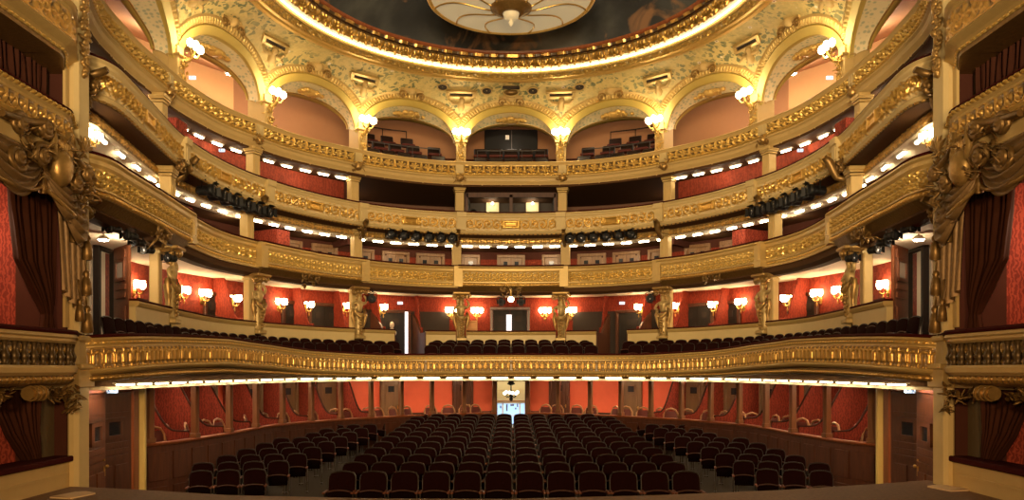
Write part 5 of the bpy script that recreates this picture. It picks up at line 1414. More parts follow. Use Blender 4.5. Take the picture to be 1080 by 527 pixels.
# end wall of the row of boxes next to the doors
for sg in (-1, 1):
    fr = GR.frame(sg * (GR.S - .0), 0); p = fr(0, 1.3, .2)
    mb = MB(); mb.box(p, (.08, 2.6, 2.7), GR.rz(sg * GR.S)); struct('wall_box_end_' + SIDE[sg], mb, M['damask_box'])
PART = [242, 270, 298, 328, 206]
mids = list(zip(posts, posts[1:]))
def chair_proto():
    r = thing('box_chair', 'x', 'chair', (0, 0, 0), 0, 'chairs in the stall boxes')
    mb = MB(); mb.box((0, 0, .44), (.44, .42, .09), bev=.03); obj('seat', mb, M['velvet_chair'], r, local=True)
    pts = [(-.21, .20, .10), (-.21, .21, .55), (-.20, .25, .74), (-.13, .27, .86), (0, .28, .90), (.13, .27, .86), (.20, .25, .74), (.21, .21, .55), (.21, .20, .10)]
    mb = MB(); mb.tube(pts, .026, 7); obj('bent_frame', mb, M['chair_wood'], r, local=True)
    mb = MB(); rows = [[(x * (1 - .0), .21 + .06 * (z - .5) / .36 - .03 * (1 - (x / .18) ** 2), z) for x in [-.18 + .36 * i / 8 for i in range(9)]] for z in [.52 + .30 * j / 6 for j in range(7)]]; mb.grid(rows); obj('back_pad', mb, M['velvet_chair'], r, local=True)
    for x in (-.19, .19): 
        mb = MB(); mb.tube([(x, -.18, 0), (x, -.18, .42)], [.015, .022], 6); obj('leg', mb, M['chair_wood'], r, local=True)
    for x in (-.19, .19):
        mb = MB(); mb.tube([(x, .26, 0), (x, .20, .42)], [.015, .022], 6); obj('leg', mb, M['chair_wood'], r, local=True)
    return r
bc = Proto(chair_proto())
for sg in (-1, 1):
    for i, (a, b) in enumerate(mids):
        m = (a + b) / 2 * (1 if sg < 0 else -1); L = abs(b - a)
        boxn = '%s stall box from foyer, %s' % (NTH[len(mids) - i], SIDE[sg])
        # door in the back wall
        if i not in (7, 9):
            fr0 = GR.at(m, GBACK)
            door_thing('dark wooden door with small square pane in the %s' % boxn, GR, m + (.25 if sg < 0 else -.25) * (1 if i < 9 else .4), GBACK - .02, -.56, .66 if i < 10 else .60, 1.86, 'box' if i == 10 else 'brown_dark', 1)
        # partition on the side farther from the centre
        if 0 < i < 8:
            u = a * (1 if sg < 0 else -1)
            partition(GR, u, .15, GBACK, -.56, .30, 1.48, 'damask_part', 'cap_dark', 'red partition with swept top rail, outer side of %s' % boxn, 'box_partition')
        for k in range(2):
            off = (-.30 + .58 * k) * min(1, L / 1.5); dd = .50 + .12 * k
            if sg < 0: off = -off
            x, y, t, n = GR.at(m + off, dd)
            bc.put((x, y, -.58), GR.rz(m + off) + rnd.uniform(-.5, .5) + (pi if False else 0), '%s chair in the %s' % (('bent-wood', 'red padded')[0] + (' outer', ' inner')[k], boxn), None, 1.12)
# foyer seen through the centre door
mb = MB(); mb.box((0, 34.1, .8), (6, .1, 4.2)); struct('wall_foyer', mb, M['foyer_cream'])
mb = MB()
for z in (.18, .34, .50): mb.box((0, 34.02, z + .3), (4, .04, .03))
struct('trim_5', mb, M['foyer_cream'])
mb = MB(); mb.box((0, 31.5, -.82), (6, 6, .1)); struct('floor_foyer', mb, M['white_paint'])
mb = MB(); mb.box((0, 32.2, 2.9), (6, 4, .1)); struct('ceiling_foyer', mb, M['white_paint'])
for sg in (-1, 1):
    mb = MB(); mb.box((sg * 2.6, 32.3, .9), (.1, 3.4, 4)); struct('wall_foyer_' + SIDE[sg], mb, M['foyer_cream'])
r = bpy.data.objects.new('window_1', None); COL.objects.link(r); r.location = (0, 33.9, -.4); tag(r, 'bright daylit glazed doors with white frames at the end of the foyer', 'window', kind='structure')
mb = MB(); mb.box((0, 33.96, -.25), (1.3, .02, .95)); obj('glass', mb, M['foyer_daylight'], r)
mb = MB()
for x in (-.62, -.36, .38, .62): mb.box((x, 33.92, -.25), (.07, .05, .95))
mb.box((0, 33.92, -.32), (1.3, .05, .05)); mb.box((0, 33.92, .22), (1.3, .05, .05)); obj('frame', mb, M['white_paint'], r)
mb = MB()
for x, z, w, h in ((-.18, .02, .06, .30), (.05, .13, .16, .07), (.2, -.02, .06, .08), (-.45, .05, .05, .12), (.28, .12, .05, .14)): mb.box((x, 33.94, z), (w, .02, h), bev=.005)
obj('street_view', mb, M['iron_grey'], r)
mb = MB(); mb.box((0, 33.9, .30), (4, .12, .08), bev=.02); struct('trim_6', mb, M['chair_wood'])
r = thing('foyer_chandelier', 'small chandelier with lit white globes in the foyer beyond the centre door', 'chandelier', (0, 30.6, .5))
mb = MB(); mb.tube([(0, 30.6, 2.8), (0, 30.6, .45)], .025, 6); mb.lathe([(.01, .0), (.05, .04), (.08, .10), (.04, .16), (.09, .22), (.03, .28)], (0, 30.6, .42), 12); mb.lathe([(.03, 0), (.16, .05), (.13, .1), (.05, .2)], (0, 30.6, 1.05), 12); obj('stem', mb, M['black_metal'], r)
for k in range(6):
    a = 2 * pi * k / 6 + .3; c = (.26 * cos(a), 30.6 + .26 * sin(a), .78 - .04 * (k % 2))
    mb = MB(); mb.tube([(0, 30.6, .62), (.16 * cos(a), 30.6 + .16 * sin(a), .58), (c[0], c[1], c[2] - .06)], .015, 5); ar = obj('arm', mb, M['black_metal'], r)
    mb = MB(); mb.ell(c, (.065, .065, .065), 10, 8); obj('globe', mb, M['foyer_lamp'], ar)
for sg in (-1, 1):
    r = thing('door_jamb_post', 'carved dark post at the %s side of the foyer doorway' % SIDE[sg], 'post', (sg * .57, 29.2, -.75))
    mb = MB(); mb.box((sg * .62, 29.2, .25), (.16, .5, 2.0), bev=.02); mb.box((sg * .54, 28.92, .25), (.05, .10, 2.0), bev=.01); obj('shaft', mb, M['mahogany_dark'], r)

# ------------------------------------------------------------------ seats
def seat_proto(name, group, full=True):
    r = thing(name, 'x', 'seat', (0, 0, 0), 0, group)
    # -y faces the stage; origin on the floor
    def backshape(w, z0, z1, y0, th, crown):
        mb = MB(); out = []
        for j in range(9):
            v = j / 8; z = lerp(z0, z1, v)
            hw = w * (1 - (.17 * max(0, (v - .70) / .30) ** 2.6))
            row = []
            for i in range(11):
                q = -1 + 2 * i / 10
                zz = z + crown * (1 - q * q) * v ** 2
                row.append((q * hw, y0 + .07 * v - .025 * (1 - q * q) * sin(pi * min(1, v + .08)), zz))
            out.append(row)
        back = [[(x, y + th, z) for x, y, z in row] for row in out]
        mb.grid(out); mb.grid([list(reversed(row)) for row in back])
        edge_f = [row[0] for row in out] + out[-1][1:] + [row[-1] for row in reversed(out[:-1])]
        edge_b = [row[0] for row in back] + back[-1][1:] + [row[-1] for row in reversed(back[:-1])]
        mb.grid([edge_f, edge_b], smooth=False)
        return mb, edge_f
    z1 = .92
    mb, e = backshape(.232, .50, z1, .10, .05, .030); obj('backrest', mb, M['velvet'], r, local=True)
    pts = [(x * 1.03, y + .03, z + .012 if z > .6 else z) for x, y, z in e]
    mb = MB(); mb.tube(pts, .014, 6); obj('back_frame', mb, M['seat_wood'], r, local=True)
    mb = MB(); rows = []
    for j in range(7):
        v = j / 6; rows.append([(-.21 + .42 * i / 8, .04 - .11 * v - .04 * sin(pi * v), .40 + .23 * v + .03 * (1 - ((i - 4) / 4) ** 2) * v) for i in range(9)])
    mb.grid(rows); mb.grid([[(x, y + .08, z + .015) for x, y, z in reversed(row)] for row in rows])
    top = rows[-1]; mb.grid([top, [(x, y + .08, z + .015) for x, y, z in top]]); obj('seat_cushion', mb, M['velvet_deep'], r, local=True)
    mb = MB(); mb.tube([(x, y - .005, z + .005) for x, y, z in top], .014, 5); obj('seat_edge_lit', mb, M['seat_edge_lit'], r, local=True)
    if full:
        for s in (-1, 1):
            mb = MB(); mb.box((s * .247, -.02, .45), (.03, .22, .34), bev=.008); mb.box((s * .247, .03, .15), (.03, .07, .30)); mb.box((s * .247, .03, .015), (.05, .18, .03)); st = obj('side_standard', mb, M['seat_wood'], r, local=True)
            mb = MB(); mb.box((s * .247, -.06, .635), (.052, .32, .03), bev=.01); obj('armrest', mb, M['arm_wood'], st, local=True)
    return r
sp_ = Proto(seat_proto('theatre_seat', 'stalls seats'))
DY, X0 = 1.1, .055
for k in range(12):
    Y = 13.67 + k * DY
    for j in range(12):
        x = X0 + (j - 5.5) * .553
        sp_.put((x, Y, floor_z(Y)), 0, 'dark red tip-up seat, %s row of middle block, %s from its left end' % (NTH[k + 1], NTH[j + 1]))
side_rows = [(1, 3), (2, 4), (3, 4), (4, 4), (5, 4), (6, 4), (7, 3), (8, 3), (9, 3), (10, 2)]
edge = [4.62, 4.50, 4.42, 4.37, 4.30, 4.22, 4.18, 4.08, 4.02, 3.95]
for sg in (-1, 1):
    for (k, n), ex in zip(side_rows, edge):
        Y = 13.67 + k * DY
        for j in range(n):
            x = sg * (ex + .23 + j * .475)
            yy = Y - .10 * j
            sp_.put((x, yy, floor_z(yy)), sg * -.22 * 1, 'dark red tip-up seat, %s row of the %s side block, %s from the aisle' % (NTH[k], SIDE[sg], NTH[j + 1]), None, .87)
# end consoles on the aisle are part of each seat; balcony seats
bs = Proto(seat_proto('circle_chair', 'seats of the first balcony', False))
NTHX = lambda i: NTH[i] if i < len(NTH) else {17: 'seventeenth', 18: 'eighteenth', 19: 'nineteenth', 20: 'twentieth'}.get(i, 'twenty-' + NTH[i - 20] if i < 30 else 'thirtieth' if i == 30 else 'thirty-' + NTH[i - 30])
nbal = 0
for row, (w, zf, p0) in enumerate(((.93, 1.90, .41), (.62, 1.72, .41), (.34, 1.60, .42))):
    cvpts = [mixcurve(w, 0)(-1 + 2 * i / 600)[:2] for i in range(601)]
    L = [0]
    for a, b in zip(cvpts, cvpts[1:]): L.append(L[-1] + sqrt((a[0] - b[0]) ** 2 + (a[1] - b[1]) ** 2))
    n = int(L[-1] / 2 / p0)
    for sg in (-1, 1):
        idx = 0
        for q in range(n):
            s = L[-1] / 2 + sg * (q + .5) * p0
            i = min(max(i for i in range(600) if L[i] <= s), 599)
            t = (s - L[i]) / (L[i + 1] - L[i]); a, b = cvpts[i], cvpts[i + 1]
            x, y = lerp(a[0], b[0], t), lerp(a[1], b[1], t)
            px = CX + x * F / y
            if px < 112 or px > 966: continue
            if 419 < px < 449 or 629 < px < 659: continue
            if row == 0 and (px < 148 or px > 930): continue
            if row == 2 and (px < 200 or px > 878): continue
            if row == 1 and (px < 112 or px > 966): continue
            ang = atan2(b[1] - a[1], b[0] - a[0])
            idx += 1; nbal += 1
            bs.put((x, y, zf), ang, 'dark red balcony seat, %s row, %s %s of the middle' % (('back', 'middle', 'front')[row], NTHX(idx), SIDE[sg]), None, .80)
print('balcony seats', nbal)
# seats of the topmost gallery (only the middle bays show them)
def bench_seat():
    r = thing('tiered_seat', 'x', 'seat', (0, 0, 0), 0, 'seats of the topmost gallery')
    mb = MB(); mb.box((0, .12, .56), (.43, .06, .30), tilt=-.12, bev=.04); obj('backrest', mb, M['seat_wood'], r, local=True)
    mb = MB(); mb.box((0, -.06, .40), (.44, .30, .08), bev=.02); obj('seat', mb, M['velvet_chair'], r, local=True)
    return r
gs = Proto(bench_seat())
def rail(name, cv, u0, u1, d, z0, z1, label, mat='iron_grey', n=3):
    r = thing(name, label, 'railing', cv.at((u0 + u1) / 2, d)[:2] + (z0,))
    mb = MB(); mb.tube([cv.at(u, d)[:2] + (z1,) for u in steps(u0, u1, .3)], .018, 6); obj('top_bar', mb, M[mat], r)
    for i in range(n + 1):
        p = cv.at(lerp(u0, u1, i / n), d)[:2]; mb = MB(); mb.tube([p + (z0,), p + (z1,)], .014, 6); obj('upright', mb, M[mat], r)
for bi, wd in ((3, 'first bay left of centre'), (4, 'centre bay'), (5, 'first bay right of centre')):
    a0, a1 = bays[bi]
    for row, (d, zz, nm) in enumerate(((.75, Z4 - .32, 'front'), (1.75, Z4 + .23, 'middle'), (2.7, Z4 + .73, 'rear'))):
        if bi == 4 and row == 2: continue
        n = int((a1 - a0 - .7) / .45)
        for j in range(n):
            if row == 2 and (j < 1 or j > n - 2): continue
            u = a0 + .35 + (j + .5) * (a1 - a0 - .7) / n
            x, y, _, _ = C4.at(u, d)
            gs.put((x, y, zz), C4.rz(u), 'dark gallery seat, %s row, %s from left, %s' % (nm, NTH[j + 1], wd))
    for d0, d1, zz in ((1.35, 2.3, Z4 + .21), (2.3, W4, Z4 + .71)):
        mb = MB(); sweep(mb, C4, a0, a1, [(d0, Z4 - .6), (d0, zz), (d1, zz), (d1, Z4 - .6)], .3); struct('floor_tier', mb, M['dark_wall'])
    rail('gallery_rail', C4, a0 + .5, a1 - .5, 1.30, Z4 - .1, Z4 + .72, 'thin grey metal rail between the gallery seat rows, %s' % wd)
    if bi != 4: rail('gallery_rail', C4, a0 + .9, a1 - 1.0, 3.1, Z4 + .71, Z4 + 1.75, 'tall thin rail behind the rear gallery seats, %s' % wd, 'black_metal', 2)
# black door block at the back of the centre bay
r = thing('gallery_screen', 'black double door panel with small white notice at the back of the topmost gallery', 'door panel', (0, 27.3, 8.7))
mb = MB(); mb.box((0, 27.3, 9.35), (1.85, .12, 1.35), bev=.02); obj('panel', mb, M['black_metal'], r)
mb = MB(); mb.box((-.13, 27.22, 9.74), (.13, .02, .15)); obj('notice', mb, M['white_paint'], r)
mb = MB(); mb.box((.02, 27.23, 9.35), (.02, .03, 1.28)); obj('joint_strip', mb, M['iron_grey'], r)
# control room in the centre of the scrollwork balcony
ua, ub = B3[4] + .15, B3[5] - .15
r = thing('control_booth', 'dark glazed control room with two lit desks behind the centre of scrollwork balcony', 'booth', C3.at(0, .9)[:2] + (Z3 - .5,))
Yb = C3.at(0, .9)[1]
hw = 1.42
mb = MB(); mb.box((0, Yb, Z3 - .02), (2 * hw, .08, .12)); mb.box((0, Yb, Z3 + .75), (2 * hw, .08, .16)); mb.box((0, Yb, Z3 + .35), (.10, .08, .80))
for s in (-1, 1): mb.box((s * hw, Yb, Z3 + .35), (.10, .08, .9))
obj('window_frame', mb, M['mahogany_dark'], r)
mb = MB(); mb.box((0, Yb + 1.6, Z3 + .35), (2 * hw, .06, 1.2)); 
for s in (-1, 1): mb.box((s * hw, Yb + .8, Z3 + .35), (.06, 1.6, 1.2))
mb.box((0, Yb + .8, Z3 + .88), (2 * hw, 1.6, .06)); obj('room', mb, M['booth_wall'], r)
for s, x in ((-1, -.62), (1, .72)):
    mb = MB(); mb.box((x, Yb + 1.5, Z3 + .40), (.42, .1, .9)); obj('panel', mb, M['foyer_cream'], r)
    mb = MB(); mb.lathe([(.02, .06), (.05, 0), (.02, -.01)], (x, Yb + 1.2, Z3 + .72), 10); obj('ceiling_spot', mb, M['booth_lamp'], r)
for s, x in ((-1, -.55), (1, .62)):
    d = thing('control_desk', 'lit control desk with black screen in the booth, %s of its middle post' % ('left' if s < 0 else 'right'), 'desk', (x, Yb + .6, Z3 - .5))
    mb = MB(); mb.box((x, Yb + .6, Z3 + .10), (.62, .4, .05), tilt=.3, bev=.01); obj('worktop', mb, M['white_paint'], d)
    mb = MB(); mb.box((x - .05, Yb + .75, Z3 + .20), (.44, .05, .14), bev=.01); obj('screen', mb, M['black_metal'], d)
    mb = MB()
    for k in range(6): mb.box((x - .25 + k * .1, Yb + .5, Z3 + .13), (.04, .2, .02), tilt=.3)
    obj('fader', mb, M['iron_grey'], d)
    for s2 in (-.26, .26):
        mb = MB(); mb.box((x + s2, Yb + .6, Z3 - .2), (.05, .3, .56)); obj('leg', mb, M['black_metal'], d)
r = thing('booth_chair', 'black swivel chair at the left end of the control booth', 'chair', (-1.22, Yb + .55, Z3 - .5))
mb = MB(); mb.ell((-1.22, Yb + .6, Z3 + .27), (.12, .05, .16), 10, 8); obj('backrest', mb, M['black_metal'], r)
mb = MB(); mb.box((-1.2, Yb + .5, Z3 - .02), (.3, .3, .06), bev=.02); obj('seat', mb, M['black_metal'], r)
mb = MB(); mb.tube([(-1.2, Yb + .5, Z3 - .5), (-1.2, Yb + .5, Z3)], .03, 6); obj('pillar', mb, M['iron_grey'], r)
# rows of dark seat backs behind the scrollwork balcony, bays beside the booth
def ub_seat():
    r = thing('folding_seat', 'x', 'seat', (0, 0, 0), 0, 'seats behind the scrollwork balcony')
    mb = MB(); mb.box((0, .1, .62), (.44, .07, .42), tilt=-.1, bev=.05); obj('backrest', mb, M['black_velvet'], r, local=True)
    mb = MB(); mb.box((0, -.08, .42), (.42, .34, .08), bev=.02); obj('seat', mb, M['black_velvet'], r, local=True)
    return r
us = Proto(ub_seat())
for bi in (3, 5):
    a0, a1 = B3[bi], B3[bi + 1]
    n = 8
    for j in range(n):
        u = a0 + .35 + (j + .5) * (a1 - a0 - .7) / n; x, y, _, _ = C3.at(u, 1.3)
        us.put((x, y, Z3 - .50), C3.rz(u), 'dark seat back behind scrollwork balcony, first bay %s of centre, %s from left' % ('left' if bi == 3 else 'right', NTH[j + 1]))

# ------------------------------------------------------------------ lights under the balconies
def tube_proto(mat):
    r = thing('ceiling_strip_light', 'x', 'lamp', (0, 0, 0), 0, 'strip lights under the balconies')
    mb = MB(); mb.box((0, 0, .045), (.40, .09, .05), bev=.01); obj('housing', mb, M['white_paint'], r, local=True)
    mb = MB(); mb.box((0, 0, .0), (.32, .055, .04), bev=.015); obj('tube', mb, M[mat], r, local=True)
    return r
t4 = Proto(tube_proto('tube_light'))
def strips(cv, B, bi_list, d, z, n, lab, mid=4):
    for bi in bi_list:
        a0, a1 = B[bi], B[bi + 1]
        m = n
        for j in range(m):
            u = a0 + (j + .5) * (a1 - a0) / m; x, y, _, _ = cv.at(u, d)
            if bi in (0, 8) and y < 11.8: continue
            t4.put((x, y, z), cv.rz(u), 'strip light under %s, %s, %s from left' % (lab, bay_name(bi, mid), NTH[j + 1]))
strips(C4, B4, (0, 1, 2, 6, 7, 8), .45, Z4 - .79, 6, 'topmost balcony')
for bi in (0, 8):
    for j in range(4):
        a0, a1 = B3[bi], B3[bi + 1]
        u = lerp(a0, a1, (.30, .48, .66, .84)[j] if bi == 0 else 1 - (.30, .48, .66, .84)[j]); x, y, _, _ = C3.at(u, .95)
        t4.put((x, y, Z3 - 1.21), C3.rz(u), 'lit strip light on the white soffit above the side sconce, %s, %s from stage' % (SIDE[-1 if bi == 0 else 1], NTH[j + 1]), None, (1.2, 1.6, 1))
strips(C3, B3, (0, 8), .46, Z3 - 1.0, 5, 'scrollwork balcony')
strips(C3, B3, (1, 2, 3, 4, 5, 6, 7), .62, Z3 - .96, 6, 'scrollwork balcony')
nst = 44
l1 = Proto(tube_proto('ledge_light'))
for j in range(nst):
    u = lerp(-C1.S + .5, C1.S - .5, (j + .5) / nst); x, y, _, _ = C1.at(u, .14)
    sd = 'left' if u < 0 else 'right'; q = (nst // 2 - j) if u < 0 else j - nst // 2 + 1
    o = l1.put((x, y, 1.425), C1.rz(u), 'lit strip light under the lowest balcony, %s %s of the middle' % (NTHX(q), sd), None, (1.45, .8, .55))
# round lamps of the gallery and boxes
def down_proto():
    r = thing('ceiling_spotlight', 'x', 'lamp', (0, 0, 0), 0, 'small round ceiling lamps')
    mb = MB(); mb.lathe([(.09, .02), (.10, 0), (.08, -.015)], n=14); obj('trim_ring', mb, M['white_paint'], r, local=True)
    mb = MB(); mb.lathe([(.075, .0), (.06, -.03), (.01, -.04)], n=12); obj('bulb', mb, M['down_light'], r, local=True)
    return r
dp = Proto(down_proto())
for px, py, lab in ((204.5, 59, 'outer'), (242, 77, 'inner')):
    for q in (px, 2 * CX - px):
        Y = 19.0 if px < 220 else 20.5; x, _ = pxy(q, Y)
        dp.put((x, Y, zof(py, Y)), 0, 'small round lit lamp behind third arch of topmost gallery, %s %s' % (lab, lr(q)), None, 1.3 if px > 220 else .8)
# lamps inside the stall boxes, under their ceiling
def boxlamp_proto():
    r = thing('box_lamp', 'x', 'lamp', (0, 0, 0), 0, 'lamps in the stall boxes')
    mb = MB(); mb.lathe([(.10, .03), (.10, 0), (.085, -.01)], n=14); obj('base', mb, M['brass'], r, local=True)
    mb = MB(); mb.lathe([(.08, 0), (.07, -.04), (.03, -.06), (.005, -.065)], n=12); obj('globe', mb, M['box_light'], r, local=True)
    return r
bl = Proto(boxlamp_proto())
for sg in (-1, 1):
    for i, (a, b) in enumerate(mids):
        m = (a + b) / 2 * (1 if sg < 0 else -1); x, y, _, _ = GR.at(m, .75)
        bl.put((x, y, 1.50), 0, 'small ceiling lamp in the %s stall box from the foyer door, %s' % (NTH[len(mids) - i], SIDE[sg]))

for sg in (-1, 1):
    bl.put((sg * 6.25, 12.7, 1.50), 0, 'small ceiling lamp under lowest balcony before the exit doors, %s' % SIDE[sg], None, 1.15)  # extra lamp put in to light the doors, no fixture known there
r = thing('open_shelf', 'small open wooden shelf unit standing in centre box beside the left inner caryatid', 'shelf', C2.at(C2.px(497, W1 - .3), W1 - .3)[:2] + (1.95,))
fr = C2.frame(C2.px(497, W1 - .3), W1 - .3); mb = MB()
for s in (-1, 1): mb.box(fr(s * .17, 0, 2.6), (.03, .25, 1.3))
for z in (1.98, 2.6, 3.0, 3.24): mb.box(fr(0, 0, z), (.36, .25, .03))
mb.box(fr(0, .12, 2.6), (.36, .02, 1.3)); obj('carcass', mb, M['plaster_pink'], r)
u = C2.px(413.5, W1 - .4); fr = C2.frame(u, W1 - .4)
r = thing('plaster_bust', 'dim white bust on pedestal inside the left balcony entrance', 'bust', fr(0, 0, 1.95))
mb = MB(); mb.lathe([(.14, 0), (.12, .05), (.10, .6), (.13, .66), (.13, .70)], fr(0, 0, 1.95), 12); obj('pedestal', mb, M['dark_wall'], r)
mb = MB(); p = fr(0, 0, 2.65); mb.lathe([(.07, 0), (.06, .05), (.14, .12), (.15, .2), (.07, .27), (.05, .32)], p, 12, ay=.7); mb.ell((p[0], p[1], p[2] + .42), (.075, .09, .11), 10, 8); mb.ell((p[0], p[1] - .09, p[2] + .41), (.018, .03, .03), 6, 4); obj('bust', mb, M['ceiling_white'], r)
# ------------------------------------------------------------------ stage spotlights hung under the balconies
def spot_proto():
    r = thing('stage_spotlight', 'x', 'stage lamp', (0, 0, 0), 0, 'black stage spotlights')
    # hangs from the origin, points to -y and slightly down
    mb = MB(); mb.tube([(-.13, 0, -.20), (-.13, 0, -.02), (0, 0, .02), (.13, 0, -.02), (.13, 0, -.20)], .014, 6); mb.tube([(0, 0, .0), (0, 0, .10)], .025, 6); obj('yoke', mb, M['black_metal'], r, local=True)
    mb = MB(); mb.lathe([(.06, .17), (.095, .14), (.10, .02), (.10, -.08), (.125, -.10), (.125, -.19), (.10, -.19)], n=14)
    mb.xf(lambda x, y, z: (x, z, y - .20)); hs = obj('housing', mb, M['black_metal'], r, local=True)
    mb = MB(); mb.lathe([(.10, 0), (.08, -.015), (.02, -.03), (.002, -.031)], n=14); mb.xf(lambda x, y, z: (x, z - .175, y - .20)); obj('lens', mb, M['glass_dark'], hs, local=True)
    for a in range(4):
        mb = MB(); ca, sa = cos(a * pi / 2), sin(a * pi / 2)
        P = [(-.08, -.19, .12), (.08, -.19, .12), (.10, -.26, .145), (-.10, -.26, .145)]
        P += [(x, y, z + .008) for x, y, z in P]
        mb.add([(x * ca - z * sa, y, x * sa + z * ca - .20) for x, y, z in P], [(0, 1, 2, 3), (7, 6, 5, 4), (0, 4, 5, 1), (1, 5, 6, 2), (2, 6, 7, 3), (3, 7, 4, 0)]); obj('barn_door', mb, M['black_metal'], hs, local=True)
    return r
spt = Proto(spot_proto())
def hang(cv, px, d, z, lab, s=1.0, yaw=0.0):
    u = cv.px(px, d); x, y, _, _ = cv.at(u, d)
    spt.put((x, y, z), cv.rz(u) + yaw, lab, None, s)
for sg in (-1, 1):
    mx = lambda p: p if sg < 0 else 2 * CX - p
    for i, px in enumerate((411, 424, 437.5, 451, 464, 476)):
        hang(C3, mx(px), -.02, Z3 - .66, 'black spotlight under scrollwork balcony, first bay %s, %s from the inner column' % (SIDE[sg], NTH[6 - i]), .95)
    for i, px in enumerate((216, 228, 241, 254, 266, 278)):
        hang(C3, mx(px), -.02, Z3 - .66, 'black spotlight under scrollwork balcony, third bay %s, %s from the outer column' % (SIDE[sg], NTH[i + 1]), 1.1)
    for px, py, Y, lab in ((121, 233, 12.9, 'nearest the stage pillar'), (139, 241, 13.3, 'second from the stage pillar'), (147, 248, 13.9, 'third from the stage pillar'), (157, 256, 14.4, 'fourth from the stage pillar'), (181, 265, 15.0, 'against the outer caryatid')):
        x = pxy(mx(px), Y)[0]
        spt.put((x, Y, zof(py, Y)), -sg * .35 * (-1), 'black spotlight hung over side of lowest balcony, %s, %s' % (lab, SIDE[sg]), None, .66)
    r = thing('lighting_bar', 'thin metal lighting bar carrying spotlights beside the stage pillar, %s' % SIDE[sg], 'bar', (sg * 6.3, 13.5, 4.0))
    mb = MB(); mb.tube([pxy(mx(p), Y) + (zof(py - 5, Y),) for p, py, Y in ((112, 226, 12.6), (121, 233, 12.9), (139, 241, 13.3), (147, 248, 13.9), (157, 256, 14.4), (182, 264, 15.0))], .022, 6); obj('pipe', mb, M['iron_grey'], r)
    x, Y = pxy(mx(393), 22.2)[0], 22.2
    spt.put((x, Y, zof(308.5, Y)), 0, 'single black spotlight beside the second caryatid, %s' % SIDE[sg], None, .9)
    spt.put((sg * .29, 23.0, zof(312.5, 23.0)), 0, 'black spotlight above the centre box door, %s of the round lamp' % SIDE[sg], None, .85)
r = thing('round_lamp', 'bright round lamp under the golden balcony at the middle of centre box', 'lamp', (0, 23.2, zof(315, 23.2)))
mb = MB(); mb.ell((0, 23.2, zof(315.5, 23.2)), (.085, .085, .085), 12, 8); obj('globe', mb, M['globe_light'], r)
mb = MB(); mb.tube([(0, 23.2, zof(313, 23.2)), (0, 23.2, 4.05)], .03, 8); obj('stem', mb, M['brass'], r)
for sg in (-1, 1):
    x, Y = pxy(103 if sg < 0 else 2 * CX - 103, 14.0)
    r = thing('enamel_lamp', 'white oval work lamp above the side-box doorway near the stage pillar, %s' % SIDE[sg], 'lamp', (pxy(109 if sg < 0 else 2 * CX - 109, 13.6)[0], 13.6, zof(252, 13.6)))
    xx = pxy(109 if sg < 0 else 2 * CX - 109, 13.6)[0]
    mb = MB(); mb.lathe([(.02, .08), (.05, .06), (.11, .0), (.10, -.01)], (xx, 13.6, zof(252, 13.6)), 14); obj('shade', mb, M['white_paint'], r)
    mb = MB(); mb.lathe([(.095, .0), (.07, -.03), (.01, -.04)], (xx, 13.6, zof(252, 13.6)), 12); obj('bulb', mb, M['down_light'], r)
    mb = MB(); mb.tube([(xx, 13.6, zof(252, 13.6) + .06), (xx, 13.6, 4.15)], .01, 5); obj('cable', mb, M['black_metal'], r)
# exit signs
def sign(px, py, Y, label, w=.22):
    x, _ = pxy(px, Y); z = zof(py, Y)
    r = thing('exit_sign', label, 'sign', (x, Y, z - .06), 0)
    mb = MB(); mb.box((x, Y, z), (w, .05, w * .5), bev=.008); obj('light_box', mb, M['sign_light'], r)
    mb = MB(); mb.box((x, Y + .05, z + .02), (w * .5, .06, .04)); obj('bracket', mb, M['black_metal'], r)
    mb = MB(); q = lambda a, c: (x + a * w / .22, Y - .028, z + c * w / .22)
    mb.ell(q(-.035, .03), (.011, .004, .011), 8, 4); mb.tube([q(-.04, .018), q(-.046, -.01), q(-.02, -.02), q(-.026, -.042)], .006, 5); mb.tube([q(-.046, -.01), q(-.075, -.03)], .006, 5); mb.box(q(.05, 0), (.05, .004, .013)); obj('pictogram', mb, M['sign_blue'], r)
for sg in (-1, 1):
    mx = lambda p: p if sg < 0 else 2 * CX - p
    sign(mx(422), 319.5, 25.0, 'lit exit sign over the balcony entrance, %s side' % SIDE[sg], .17)
    sign(mx(455), 260.5, 25.8, 'lit exit sign over a gallery door behind the golden balcony, %s side' % SIDE[sg], .17)
    sign(mx(203), 82, 18.5, 'lit exit sign in the topmost gallery behind the third arch, %s side' % SIDE[sg], .16)
    sign(mx(234), 158.5, 18.8, 'lit exit sign behind the scrollwork balcony, %s side' % SIDE[sg], .14)
